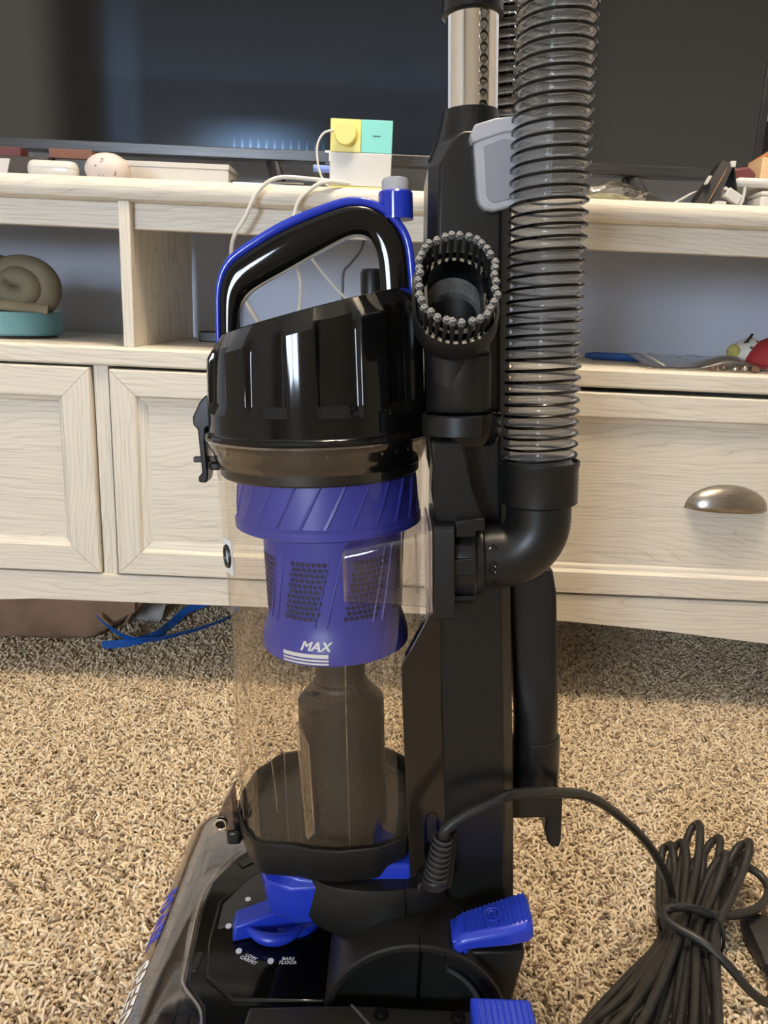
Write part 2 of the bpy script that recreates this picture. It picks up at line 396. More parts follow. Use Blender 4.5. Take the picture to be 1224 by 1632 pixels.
def carpet_nodes():
    ng = bpy.data.node_groups.new('carpet_pile', 'GeometryNodeTree')
    ng.interface.new_socket('Geometry', in_out='INPUT', socket_type='NodeSocketGeometry')
    ng.interface.new_socket('Geometry', in_out='OUTPUT', socket_type='NodeSocketGeometry')
    nd = ng.nodes; L = ng.links.new
    gi, go = nd.new('NodeGroupInput'), nd.new('NodeGroupOutput')
    di = nd.new('GeometryNodeDistributePointsOnFaces'); di.inputs['Density'].default_value = 125000
    L(gi.outputs[0], di.inputs['Mesh'])
    variants = nd.new('GeometryNodeGeometryToInstance')
    for a, bb, c in (((0, 0, 0), (.002, .001, .0085), (.0072, .002, .0075)), ((0, 0, 0), (-.002, .002, .0095), (.0045, .004, .0105)), ((0, 0, 0), (.0025, -.001, .008), (.0085, -.001, .0055))):
        q = nd.new('GeometryNodeCurveQuadraticBezier'); q.inputs['Resolution'].default_value = 4
        for s, v in zip(('Start', 'Middle', 'End'), (a, bb, c)): q.inputs[s].default_value = v
        pr = nd.new('GeometryNodeCurvePrimitiveCircle'); pr.inputs['Resolution'].default_value = 5; pr.inputs['Radius'].default_value = .00125
        cm = nd.new('GeometryNodeCurveToMesh'); cm.inputs['Fill Caps'].default_value = True
        L(q.outputs[0], cm.inputs['Curve']); L(pr.outputs[0], cm.inputs['Profile Curve'])
        sm = nd.new('GeometryNodeSetMaterial'); sm.inputs['Material'].default_value = TUFT
        L(cm.outputs[0], sm.inputs['Geometry']); L(sm.outputs[0], variants.inputs[0])
    ip = nd.new('GeometryNodeInstanceOnPoints'); ip.inputs['Pick Instance'].default_value = True
    L(di.outputs['Points'], ip.inputs['Points']); L(variants.outputs[0], ip.inputs['Instance'])
    rv = nd.new('FunctionNodeRandomValue'); rv.data_type = 'FLOAT_VECTOR'
    rv.inputs[0].default_value = (-.35, -.35, 0); rv.inputs[1].default_value = (.35, .35, 6.283)
    L(rv.outputs[0], ip.inputs['Rotation'])
    rs = nd.new('FunctionNodeRandomValue'); rs.data_type = 'FLOAT'
    rs.inputs[2].default_value = .75; rs.inputs[3].default_value = 1.3; rs.inputs['Seed'].default_value = 3
    L(rs.outputs[1], ip.inputs['Scale'])
    # shade: random per tuft with patches of darker yarn
    rc = nd.new('FunctionNodeRandomValue'); rc.data_type = 'FLOAT'; rc.inputs['Seed'].default_value = 9
    po = nd.new('GeometryNodeInputPosition'); nz = nd.new('ShaderNodeTexNoise'); nz.inputs['Scale'].default_value = 95; nz.inputs['Detail'].default_value = 1
    L(po.outputs[0], nz.inputs['Vector'])
    m1 = nd.new('ShaderNodeMath'); m1.operation = 'MULTIPLY_ADD'; m1.inputs[1].default_value = 1.1; m1.inputs[2].default_value = -.40
    L(nz.outputs[0], m1.inputs[0])
    m2 = nd.new('ShaderNodeMath'); m2.operation = 'MULTIPLY_ADD'; m2.inputs[1].default_value = .75
    L(rc.outputs[1], m2.inputs[0]); L(m1.outputs[0], m2.inputs[2])
    sa = nd.new('GeometryNodeStoreNamedAttribute'); sa.domain = 'INSTANCE'; sa.data_type = 'FLOAT'; sa.inputs['Name'].default_value = 'shade'
    L(ip.outputs[0], sa.inputs['Geometry']); L(m2.outputs[0], sa.inputs['Value'])
    L(sa.outputs[0], go.inputs[0])
    return ng
gm = pile.modifiers.new('pile', 'NODES'); gm.node_group = carpet_nodes()

# ------------------------------------------------------------------ tv stand
CY = 1.15                                    # front plane
tvs = thing('tv_stand', 'long whitewashed oak TV cabinet with open shelves, doors and a drawer', 'cabinet', (.08, 1.32, 0))
SX0, SX1 = -.90, 1.06
bm = NB(); loft(bm, [[V((x, y, z)) for y, z in ((CY + .006, .767), (CY + .001, .770), (CY - .003, .778), (CY - .003, .787), (CY, .793), (CY + .006, .797), (WY - .015, .797), (WY - .015, .767))] for x in (SX0 - .02, SX1 + .02)])
obj('tabletop', bm, WOOD_H, tvs)
obj('apron', box(NB(), SX0, SX1, CY + .021, CY + .041, .731, .767), WOOD_H, tvs, bevel=.001)
obj('divider', box(NB(), -.394, -.378, CY + .004, WY - .05, .565, .767), WOOD_V, tvs, bevel=.001)
obj('side_panel', box(NB(), SX0, SX0 + .022, CY + .004, WY - .02, .02, .767), WOOD_V, tvs, bevel=.001)
obj('side_panel', box(NB(), SX1 - .022, SX1, CY + .004, WY - .02, .02, .767), WOOD_V, tvs, bevel=.001)
bm = NB(); loft(bm, [[V((x, y, z)) for y, z in ((CY, .537), (CY - .004, .54), (CY - .004, .561), (CY, .565), (WY - .02, .565), (WY - .02, .537))] for x in (SX0 + .02, SX1 - .02)])
obj('shelf', bm, WOOD_H, tvs)
obj('mullion', box(NB(), -.441, -.419, CY + .004, CY + .03, .21, .537), WOOD_V, tvs, bevel=.001)
obj('mullion', box(NB(), .008, .030, CY + .004, CY + .03, .21, .537), WOOD_V, tvs, bevel=.001)
bm = NB(); prism(bm, [(SX0, .21), (SX0, .03), (-.86, .06), (-.80, .12), (-.70, .152), (-.55, .163), (.0, .166), (.30, .164), (.45, .155), (.62, .141), (.80, .115), (.95, .075), (1.02, .03), (SX1, .03), (SX1, .21)], CY - .002, CY + .02)
obj('bottom_rail', bm, WOOD_H, tvs, bevel=.0015)
obj('bottom_board', box(NB(), SX0 + .02, SX1 - .02, CY + .02, WY - .02, .185, .205), WOOD_H, tvs)
obj('back_panel', box(NB(), SX0 + .02, SX1 - .02, WY - .03, WY - .022, .19, .54), WOOD_P, tvs)
for lx in (SX0, SX1 - .05):
    for ly in (CY + .03, WY - .08): obj('leg', box(NB(), lx, lx + .05, ly, ly + .05, 0, .19), WOOD_V, tvs, bevel=.002)
def framed(name, x0, x1, z0, z1, fw, mo):
    yb = CY + .002
    d = obj(name, box(NB(), x0 + fw, x1 - fw, yb + .004, yb + .012, z0 + fw, z1 - fw), WOOD_P, tvs)
    prof = [(0, .020), (0, -.004), (.002, -.007), (fw - .001, -.007), (fw, -.006), (fw + .003, .0), (fw + mo * .6, .001), (fw + mo, .0055), (fw + mo, .020)]
    cs = [(x0, z0, 1, 1), (x1, z0, -1, 1), (x1, z1, -1, -1), (x0, z1, 1, -1)]
    for k in range(4):
        A, B_ = cs[k], cs[(k + 1) % 4]
        g = .0004
        bm = NB(); sx_ = (g if k == 0 else -g if k == 2 else 0); sz_ = (g if k == 1 else -g if k == 3 else 0)
        ra = [V((A[0] + A[2] * u + sx_, yb + dd, A[1] + A[3] * u + sz_)) for u, dd in prof]
        rb = [V((B_[0] + B_[2] * u - sx_, yb + dd, B_[1] + B_[3] * u - sz_)) for u, dd in prof]
        loft(bm, [ra, rb])
        obj('rail' if k % 2 == 0 else 'stile', bm, WOOD_H if k % 2 == 0 else WOOD_V, d, angle=25)
    return d
framed('door', -.862, -.4435, .2125, .5335, .044, .011)
framed('door', -.4155, .005, .2125, .5325, .038, .018)
dr = framed('drawer', .033, 1.02, .2135, .530, .036, .014)
# cup handle
hx, hz = .527, .3585
bm = NB(); rings = []
for i in range(17):
    t = PI * i / 16
    xx = -.0635 * math.cos(t); h = .0385 * math.sin(t) ** .95
    rings.append([V((hx + xx * (1 - .10 * s), CY + .006 - .024 * math.sin(t) ** .7 * math.sin(PI / 2 * s) ** .8, hz + h * math.cos(PI / 2 * s))) for s in [q / 8 for q in range(9)]])
loft(bm, rings, closed=False)
o = obj('cup_handle', bm, STEEL, dr, angle=60); sm = o.modifiers.new('solid', 'SOLIDIFY'); sm.thickness = .0018; sm.offset = 0
o['label'] = 'antique nickel cup pull'

# ------------------------------------------------------------------ television
TY = 1.325
tv = thing('television', 'large flat black television standing on the cabinet top', 'television', (-.09, TY + .02, .797))
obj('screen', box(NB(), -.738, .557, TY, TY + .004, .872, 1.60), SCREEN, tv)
obj('back_case', box(NB(), -.748, .567, TY + .004, TY + .04, .858, 1.61), TVB, tv, bevel=.004)
bm = NB(); box(bm, .557, .569, TY - .004, TY + .02, .856, 1.612); box(bm, -.75, -.738, TY - .004, TY + .02, .856, 1.612); box(bm, -.738, .557, TY - .004, TY + .02, 1.60, 1.612)
obj('bezel', bm, TVB, tv, bevel=.001)
obj('bottom_trim', box(NB(), -.738, .557, TY - .006, TY + .02, .855, .8715), TVM, tv, bevel=.0015)
for fx in (-.205, .37):
    bm = NB(); tube(bm, [(fx, TY + .01, .858), (fx + .012, TY - .02, .825), (fx + .02, TY - .06, .802)], .006, 8, ry=.012); tube(bm, [(fx, TY + .02, .858), (fx + .012, TY + .05, .825), (fx + .02, TY + .09, .802)], .006, 8, ry=.012)
    obj('stand_foot', bm, TVB, tv)
obj('logo_plate', box(NB(), -.118, -.045, TY - .0075, TY + .01, .838, .857), TVB, tv, bevel=.001)
text('logo', 'TCL', .022, WHITEP, tv, Matrix.Translation((-.093, TY - .0066, .8635)) @ Matrix.Rotation(PI / 2, 4, 'X'), wide=1.25, bold=.0006)
o = tag(obj('blue_adapter', (lambda bm: (tube(bm, [(-.134, 1.30, .843), (-.088, 1.30, .841)], .0055, 10), bm)[1])(NB()), mat('pale_blue_plastic', (.20, .30, .72), .4)), 'small pale blue stick under the television logo, behind the cube', 'adapter')
o.data.name = 'blue_adapter'
# ------------------------------------------------------------------ things on the cabinet top (z = .797)
TZ = .797
cube = thing('square_alarm_clock', 'yellow, mint and white square gadget with a round yellow dial', 'gadget', (-.055, 1.19, TZ))
obj('lower_panel', box(NB(), -.0985, -.0115, 1.178, 1.215, TZ + .0055, .8465), WHITE, cube, bevel=.001)
obj('dial_panel', box(NB(), -.0985, -.0555, 1.178, 1.215, .8468, .8895), YELL, cube, bevel=.0008)
mp_ = obj('display_panel', box(NB(), -.0552, -.0115, 1.178, 1.215, .8468, .8895), MINT, cube, bevel=.0008)
obj('display_mark', box(NB(), -.039, -.028, 1.1775, 1.179, .8682, .8692), DARKG, mp_)
obj('base', box(NB(), -.0985, -.0115, 1.178, 1.215, TZ, TZ + .005), YELL, cube, bevel=.0008)
bm = NB(); lathe(bm, [(.0150, 0), (.0150, .012), (.0140, .013)], (0, 0), 40, M=Matrix.Translation((-.0770, 1.178, .8690)) @ Matrix.Rotation(PI / 2, 4, 'X'))
obj('dial', bm, YELL, cube)
pts = crom([(-.094, 1.176, .874), (-.108, 1.172, .868), (-.116, 1.17, .850), (-.113, 1.17, .822), (-.104, 1.172, .804), (-.097, 1.175, .800)], 6)
bm = NB(); tube(bm, pts, .0016, 8); obj('lead', bm, WCABLE, cube)
pts = crom([(-.07, 1.165, .8035), (-.088, 1.15, .8035), (-.12, 1.138, .8035), (-.165, 1.135, .803), (-.192, 1.134, .785), (-.21, 1.136, .752), (-.232, 1.146, .712), (-.232, 1.20, .655), (-.19, 1.285, .575), (-.16, 1.29, .60), (-.15, 1.29, .655), (-.154, 1.28, .69), (-.153, 1.21, .700), (-.149, 1.150, .728), (-.138, 1.138, .772), (-.118, 1.138, .7925), (-.10, 1.140, .801), (-.072, 1.16, .8035)], 8)
tag(obj('white_charging_cable', (lambda bm: (tube(bm, pts, .0029, 8), bm)[1])(NB()), WCABLE), 'long white cable looping from the square gadget down over the cabinet edge', 'cable')
pts = crom([(-.06, 1.546, .78), (-.064, 1.546, .745), (-.085, 1.546, .715), (-.098, 1.546, .70), (-.099, 1.546, .66), (-.095, 1.546, .52)], 6)
tag(obj('grey_wall_cable', (lambda bm: (tube(bm, pts, .0018, 6), bm)[1])(NB()), GCABLE), 'thin grey cable hanging down the wall behind the open shelf', 'cable')
pts = crom([(-.138, 1.32, .72), (-.132, 1.305, .705), (-.10, 1.30, .67), (-.07, 1.30, .640), (-.05, 1.31, .60), (-.04, 1.33, .568)], 6)
tag(obj('thin_white_cable', (lambda bm: (tube(bm, pts, .0022, 6), bm)[1])(NB()), WCABLE), 'thin white cable slanting down inside the shelf, seen through the black carry handle', 'cable')

eb = thing('earbud_case', 'white pill shaped earbud case at the left of the cabinet top', 'case', (-.50, 1.20, TZ))
def pill(bm, cx, cy, z0, z1, hw, hd, n=32):
    rings = []
    for k in range(9):
        t = -PI / 2 + PI * k / 8
        s = .55 + .45 * math.cos(t)
        z = (z0 + z1) / 2 + (z1 - z0) / 2 * math.sin(t)
        ring = []
        for i in range(n):
            a = 2 * PI * i / n; c_, s_ = math.cos(a), math.sin(a)
            r = hd * s
            ring.append(V((cx + (hw - hd) * (1 if c_ > 0 else -1) * (1 if abs(c_) > 1e-6 else 0) + r * c_, cy + r * s_, z)))
        rings.append(ring)
    loft(bm, rings); return bm
obj('case_body', pill(NB(), -.5005, 1.20, TZ, .821, .0365, .015), WHITE, eb, angle=60)
obj('lid_seam', pill(NB(), -.5005, 1.20, .8105, .8112, .0368, .0153), GREY, eb)
bm = NB(); bmesh.ops.create_icosphere(bm, subdivisions=4, radius=1, matrix=Matrix.Translation((-.421, 1.20, TZ + .015)) @ Matrix.Diagonal((.0325, .030, .0235, 1)).to_4x4())
for v in bm.verts: v.co.z = max(v.co.z, TZ)
tag(obj('speckled_egg', bm, EGG, angle=60), 'pinkish white dark speckled egg shaped object on the cabinet top', 'ornament')
o = thing('white_box', 'long flat white box lying under the television behind the speckled egg', 'box', (-.345, 1.31, TZ))
obj('box_body', box(NB(), -.43, -.264, 1.285, 1.36, TZ, .832), PAPERW, o, bevel=.001)
obj('box_lid', box(NB(), -.431, -.263, 1.284, 1.361, .832, .840), PAPERW, o, bevel=.001)
o = thing('black_tray', 'black tray with a slanted grey front, far left on the cabinet top', 'tray', (-.60, 1.28, TZ))
bm = NB(); loft(bm, [[V((x, y, z)) for y, z in ((1.24, TZ), (1.265, .836), (1.31, .838), (1.31, TZ))] for x in (-.74, -.535)]); obj('tray_body', bm, DARKG, o, bevel=.001)
bm = NB(); loft(bm, [[V((x, y, z)) for y, z in ((1.2435, .806), (1.258, .831), (1.259, .830), (1.2445, .805))] for x in (-.735, -.59)]); obj('tray_label', bm, GREY, o)
tag(obj('maroon_card_box', box(NB(), -.70, -.585, 1.285, 1.312, .8385, .852), MAROON, bevel=.001), 'dark red flat box on top of the black tray, under the television', 'box')
o = thing('orange_brown_box', 'small orange brown box under the television, between tray and speckled egg', 'box', (-.512, 1.31, TZ))
obj('box_body', box(NB(), -.532, -.475, 1.283, 1.33, TZ, .838), DARKG, o, bevel=.001); obj('box_lid', box(NB(), -.541, -.474, 1.282, 1.331, .838, .852), speckle(mat('russet_card', rough=.6), (.14, .055, .03), (.18, .07, .04), 14), o, bevel=.0015)
o = thing('black_remote_dock', 'low black device under the television, right of the white box', 'device', (-.20, 1.3, TZ))
obj('device_body', box(NB(), -.255, -.14, 1.25, 1.30, TZ, .815), DARKG, o, bevel=.004); obj('device_face', box(NB(), -.25, -.145, 1.2492, 1.252, TZ + .004, .811), BLACKG, o)
# right of the hose
def crumple(bm, amp, fr, seed):
    for v in bm.verts:
        n = noise.noise_vector(v.co * fr + V((seed, 0, 0)))
        v.co += n * amp
bm = NB(); bmesh.ops.create_icosphere(bm, subdivisions=4, radius=1, matrix=Matrix.Translation((.315, 1.225, TZ + .012)) @ Matrix.Diagonal((.052, .035, .018, 1)).to_4x4())
crumple(bm, .006, 70, 1.)
for v in bm.verts: v.co.z = max(v.co.z, TZ + .0005)
pb = thing('crumpled_plastic_bag', 'crumpled clear plastic bag with something green, on the cabinet top', 'bag', (.315, 1.225, TZ))
obj('bag_film', bm, BAGM, pb, angle=25)
bm = NB(); bmesh.ops.create_icosphere(bm, subdivisions=3, radius=1, matrix=Matrix.Translation((.31, 1.225, TZ + .008)) @ Matrix.Diagonal((.036, .022, .009, 1)).to_4x4()); crumple(bm, .003, 60, 5.)
for v in bm.verts: v.co.z = max(v.co.z, TZ)
obj('contents', bm, speckle(mat('green_bits', rough=.7), (.16, .18, .09), (.34, .33, .22), 60), pb)
bm = NB(); prism(bm, [(.345, TZ), (.352, .812), (.375, .822), (.40, .812), (.44, TZ)], 1.24, 1.285)
tag(obj('grey_cable_pouch', bm, DARKG, bevel=.003), 'dark grey pouch between the crumpled bag and the leaning black card case', 'pouch')
tc_ = thing('leaning_card_case', 'black card case standing open like a tent on the cabinet top', 'case', (.452, 1.20, TZ))
def plate3(bm, p, q, y0, y1, t):
    """slanted plate between (x,z) p and q, thickness t"""
    a, b_ = V((p[0], 0, p[1])), V((q[0], 0, q[1])); n = (b_ - a).cross(V((0, 1, 0))).normalized() * t
    loft(bm, [[V((v.x, y, v.z)) for v in (a, b_, b_ + n, a + n)] for y in (y0, y1)]); return bm
bm = NB(); loft(bm, [[V(p) for p in ((.424, 1.185, TZ), (.458, 1.19, .860), (.462, 1.225, .858), (.430, 1.235, TZ))], [V(p) for p in ((.452, 1.175, TZ), (.4715, 1.18, .853), (.4735, 1.21, .853), (.456, 1.225, TZ))]])
obj('front_cover', bm, BLACK, tc_, bevel=.0006)
obj('copper_edge', (lambda bm: (tube(bm, [(.441, 1.1765, TZ + .003), (.4655, 1.184, .852)], .0009, 6), bm)[1])(NB()), mat('copper_foil', (.75, .42, .22), .25, 1.), tc_)
obj('back_cover', plate3(NB(), (.490, TZ), (.4735, .856), 1.185, 1.225, .0022), BLACKS, tc_, bevel=.0004)
obj('white_corner', box(NB(), .4675, .4745, 1.18, 1.19, .8495, .858), WHITE, tc_, bevel=.001)
obj('white_tab', plate3(NB(), (.4365, .825), (.4415, .836), 1.176, 1.184, .003), WHITE, tc_, bevel=.0004)
tag(obj('white_card', plate3(NB(), (.396, TZ), (.432, .819), 1.20, 1.23, .0012), PAPERW), 'white card leaning against the left side of the black card case', 'card')
o = thing('white_charger_clip', 'small white adapter with prongs lying before the black card case', 'adapter', (.468, 1.17, TZ))
M_ = Matrix.Translation((.470, 1.170, TZ + .0105)) @ Matrix.Rotation(.5, 4, 'Y')
obj('adapter_body', box(NB(), -.011, .012, -.006, .006, -.0042, .0095, M_), WHITE, o, bevel=.0012)
obj('prong', box(NB(), -.0165, -.011, -.003, .003, .004, .008, M_), WHITE, o, bevel=.0006); obj('foot', box(NB(), .447, .462, 1.163, 1.175, TZ, TZ + .005), WHITE, o, bevel=.0008)
o = thing('white_riser_tray', 'white plastic riser with rounded corner and wire leg, far right cabinet top', 'tray', (.55, 1.24, TZ))
obj('deck', box(NB(), .488, .66, 1.20, 1.33, .828, .841), WHITE, o, bevel=.005)
bm = NB(); tube(bm, crom([(.482, 1.205, TZ + .0025), (.493, 1.205, TZ + .003), (.500, 1.205, .806), (.502, 1.205, .818), (.502, 1.205, .829)], 5), .0024, 8); obj('wire_leg', bm, WHITE, o)
for lx, ly in ((.64, 1.205), (.502, 1.315), (.64, 1.315)):
    bm = NB(); tube(bm, [(lx, ly, TZ), (lx, ly, .829)], .0024, 8); obj('wire_leg', bm, WHITE, o)
o = thing('white_small_box', 'white rounded box under the riser at the right frame edge', 'box', (.55, 1.20, TZ))
obj('box_body', box(NB(), .519, .58, 1.185, 1.23, TZ, .815), WHITE, o, bevel=.003); obj('box_lid', box(NB(), .5185, .5805, 1.1845, 1.2305, .815, .821), WHITE, o, bevel=.002)
o = thing('pine_block_house', 'pale pine block topped by an orange roof standing on the white riser', 'toy', (.60, 1.27, .841))
obj('block', box(NB(), .541, .62, 1.25, 1.30, .841, .878), PINE, o, bevel=.001)
bm = NB(); prism(bm, [(.543, .8785), (.584, .906), (.625, .8785)], 1.25, 1.30); obj('roof', bm, ORANGE, o, bevel=.001)
o = thing('black_speaker', 'black box standing behind the right end of the television', 'speaker', (.70, 1.44, TZ))
obj('cabinet_box', box(NB(), .625, .76, 1.40, 1.48, TZ, .975), DARKG, o, bevel=.006); obj('grille', box(NB(), .632, .753, 1.397, 1.401, TZ + .01, .965), BLACK, o)
tag(obj('maroon_pouch', (lambda bm: (prism(bm, [(.487, .8415), (.497, .862), (.528, .866), (.540, .856), (.537, .8415)], 1.26, 1.30), bm)[1])(NB()), MAROON, bevel=.004), 'dark maroon pouch on the white riser beside the pine block', 'pouch')

# ------------------------------------------------------------------ things in the open shelves (z = .565)
SZ = .565
sn = thing('shell_figurine', 'olive tan coiled shell figurine with a body on a round teal box', 'figurine', (-.62, 1.30, .606))
bm = NB(); path, rad = [], []
for k in range(97):
    t = k / 96; a = 2.4 - t * 2 * PI * 1.55; r = .012 + .030 * t
    path.append(V((-.598 + r * math.cos(a) * 1.1, 1.262 + .024 * t, .647 + r * math.sin(a) * .82))); rad.append(.0165 + .004 * t)
tube(bm, path, rad, 14, ry=None); obj('shell', bm, SHELL, sn, angle=60)
bm = NB(); bmesh.ops.create_icosphere(bm, subdivisions=3, radius=1, matrix=Matrix.Translation((-.645, 1.30, .650)) @ Matrix.Diagonal((.055, .04, .044, 1)).to_4x4()); crumple(bm, .003, 30, 2.)
obj('shell_dome', bm, SHELL, sn, angle=60)
bm = NB(); tube(bm, crom([(-.553, 1.27, .611), (-.60, 1.255, .615), (-.66, 1.25, .618), (-.72, 1.25, .625)], 6), .011, 12, ry=.007); obj('body', bm, speckle(mat('tan_snail_body', rough=.7), (.22, .165, .10), (.28, .22, .135), 20), sn, angle=60)
bm = NB(); tube(bm, [(-.556, 1.28, .608), (-.553, 1.28, .625), (-.550, 1.275, .648)], [.004, .003, .002], 8); obj('tail', bm, SHELL, sn)
tb = thing('teal_round_box', 'round teal box on the left shelf carrying the shell figurine', 'box', (-.64, 1.30, SZ))
bm = NB(); lathe(bm, [(.078, SZ), (.078, SZ + .005)], (-.635, 1.295), 56); obj('foot', bm, DARKG, tb)
bm = NB(); lathe(bm, [(.085, SZ + .005), (.087, SZ + .008), (.087, SZ + .036), (.085, SZ + .0405), (.078, SZ + .041)], (-.635, 1.295), 56); obj('drum', bm, TEAL, tb)
o = thing('black_power_brick', 'small black plug block on the shelf just left of the vacuum', 'adapter', (-.33, 1.40, SZ))
obj('body', box(NB(), -.338, -.30, 1.38, 1.42, SZ, SZ + .018), BLACK, o, bevel=.002); obj('prong', box(NB(), -.30, -.288, 1.392, 1.396, SZ + .006, SZ + .012), CHROME, o)
o = thing('blue_pen', 'blue marker lying at the back of the right shelf', 'pen', (.37, 1.36, SZ))
bm = NB(); tube(bm, [(.348, 1.36, SZ + .007), (.43, 1.345, SZ + .007)], .0068, 12); obj('barrel', bm, PURPLE, o); bm = NB(); tube(bm, [(.336, 1.362, SZ + .007), (.348, 1.36, SZ + .007)], [.004, .006], 12); obj('tip', bm, PURPLE, o)
zb = thing('clear_zip_bag', 'flat clear zip bag holding small metal parts on the right shelf', 'bag', (.47, 1.25, SZ))
bm = NB(); g = [[V((.385 + .195 * i / 24 + .01 * (j / 10), 1.175 + .15 * j / 10, SZ + .002 + .014 * (j / 10) + .019 * math.exp(-((i - 16) / 5.) ** 2 - ((j - 2) / 3.) ** 2))) for i in range(25)] for j in range(11)]
for row in g:
    for p in row: p.z = max(SZ + .0012, p.z + .0022 * noise.noise(p * 90))
loft(bm, g, closed=False); o = obj('film', bm, clear('grey_zip_bag_film', (.72, .71, .70), .5, .8, .15), zb, angle=40); sm = o.modifiers.new('solid', 'SOLIDIFY'); sm.thickness = .0005; sm.offset = 0
bm = NB(); tube(bm, [(.412, 1.18, SZ + .006), (.418, 1.32, SZ + .019)], .0012, 6); obj('zip_seal', bm, WCABLE, zb)
for k in range(9):
    p = V((.490 + .011 * k + random.uniform(-.003, .003), 1.20 + random.uniform(-.012, .012), SZ + .005)); bm = NB()
    bmesh.ops.create_icosphere(bm, subdivisions=2, radius=random.uniform(.0035, .006), matrix=Matrix.Translation(p)); crumple(bm, .0015, 200, k)
    for v in bm.verts: v.co.z = max(v.co.z, SZ + .0008)
    obj('metal_part', bm, CHROME if k % 2 else speckle(mat('brown_part', rough=.4), (.22, .13, .07), (.30, .18, .10), 30), zb)
rs = thing('red_soft_shoe', 'rounded red soft shoe with a spotted yellow tipped end, right shelf', 'shoe', (.62, 1.28, SZ))
bm = NB(); bmesh.ops.create_icosphere(bm, subdivisions=4, radius=1, matrix=Matrix.Translation((.643, 1.27, SZ + .016)) @ Matrix.Diagonal((.073, .045, .042, 1)).to_4x4())
for v in bm.verts: v.co.z = max(v.co.z, SZ + .007)
obj('upper', bm, RED, rs, angle=60)
bm = NB(); bmesh.ops.create_icosphere(bm, subdivisions=3, radius=1, matrix=Matrix.Translation((.643, 1.27, SZ + .006)) @ Matrix.Diagonal((.068, .042, .006, 1)).to_4x4()); obj('sole', bm, GREY2, rs, angle=60)
bm = NB(); bmesh.ops.create_icosphere(bm, subdivisions=3, radius=1, matrix=Matrix.Translation((.580, 1.29, SZ + .027)) @ Matrix.Rotation(-.5, 4, 'Y') @ Matrix.Diagonal((.028, .028, .021, 1)).to_4x4()); obj('cuff', bm, SPOT, rs, angle=60)
bm = NB(); bmesh.ops.create_icosphere(bm, subdivisions=3, radius=1, matrix=Matrix.Translation((.557, 1.285, SZ + .027)) @ Matrix.Diagonal((.009, .016, .012, 1)).to_4x4()); obj('yellow_tip', bm, speckle(mat('olive_yellow_cloth', rough=.8), (.42, .38, .10), (.50, .46, .16), 40), rs, angle=60)
bm = NB(); prism(bm, [(.563, SZ + .042), (.571, SZ + .05), (.574, SZ + .057), (.567, SZ + .046)], 1.258, 1.268); obj('black_patch', bm, BLACK, rs)

# ------------------------------------------------------------------ things on the floor under the cabinet
kb = thing('brown_paper_bag', 'crumpled brown paper bag lying under the cabinet on the left', 'bag', (-.75, 1.37, 0))
bm = NB(); rings = []
for i in range(25):
    x = -.84 + .39 * i / 24; t = max(0, (i - 17) / 7.)
    zt = .118 - .012 * t; zb_ = .006 + .078 * max(0, t - .15) ** 1.1
    ring = []
    for k in range(20):
        a = 2 * PI * k / 20; ca, sa = math.cos(a), math.sin(a)
        yy = 1.375 + .062 * (abs(ca) ** .45) * (1 if ca > 0 else -1); zz = (zt + zb_) / 2 + (zt - zb_) / 2 * (abs(sa) ** .45) * (1 if sa > 0 else -1)
        p = V((x, yy, zz)); p += noise.noise_vector(p * 22) * .005; p.z = max(p.z, .004); ring.append(p)
    rings.append(ring)
loft(bm, rings); obj('bag_paper', bm, KRAFT, kb, angle=22)
pts = crom([(-.47, 1.31, .05), (-.455, 1.315, .075), (-.44, 1.33, .092)], 4)
bm = NB(); tube(bm, pts, .003, 6, ry=.0008); obj('torn_edge', bm, KRAFT, kb)
bm = NB(); g = [[V((-.478 + .052 * i / 6 - .012 * (4 - j) / 4, 1.425 + .03 * j / 4 + .003 * math.sin(i * 1.4), .008 + (.052 + .004 * math.sin(i)) * j / 4)) for i in range(7)] for j in range(5)]
loft(bm, g, closed=False); o = tag(obj('paper_scrap', bm, PAPERW, angle=40), 'white paper scrap standing under the cabinet beside the brown bag', 'paper')
sm = o.modifiers.new('solid', 'SOLIDIFY'); sm.thickness = .0006
pts = crom([(-.512, 1.292, .074), (-.489, 1.294, .052), (-.458, 1.306, .028), (-.405, 1.331, .018), (-.34, 1.39, .013), (-.30, 1.45, .015), (-.296, 1.475, .03), (-.33, 1.48, .04), (-.385, 1.45, .03), (-.41, 1.39, .018), (-.42, 1.345, .014), (-.462, 1.305, .018), (-.505, 1.290, .018)], 10)
bm = NB(); rings = []
F = frames(pts)
for p, (a, c) in zip(pts, F):
    t = a.cross(c); s = t.cross(V((0, 0, 1))).normalized(); u = (V((0, 0, 1)) * .75 + s * .65).normalized(); n = t.cross(u).normalized() * .0006
    p = V((p.x, p.y, max(p.z, .019)))
    rings.append([p + u * .0075 + n, p - u * .0075 + n, p - u * .0075 - n, p + u * .0075 - n])
loft(bm, rings); tag(obj('blue_ribbon', bm, RIBB, angle=60), 'blue flat ribbon looped on the carpet under the cabinet', 'ribbon')
# ------------------------------------------------------------------ upright vacuum cleaner
RT = V((-.006, .56, 0))
zl = V((-.061, .035, 1)).normalized(); xl = (V((1, 0, 0)) - zl * zl.x).normalized(); yl = zl.cross(xl)
U = Matrix(((xl.x, yl.x, zl.x, RT.x), (xl.y, yl.y, zl.y, RT.y), (xl.z, yl.z, zl.z, RT.z), (0, 0, 0, 1)))   # frame of the upright body, leaning a little
vac = thing('upright_vacuum', 'black and royal blue upright vacuum cleaner with clear dust cup standing on the carpet', 'vacuum cleaner', RT)
CX_, CUPR = -.0125, .0765
def part(name, bm, m, parent=vac, **k):
    return obj(name, bm, m, parent, U if parent is vac else None, **k)
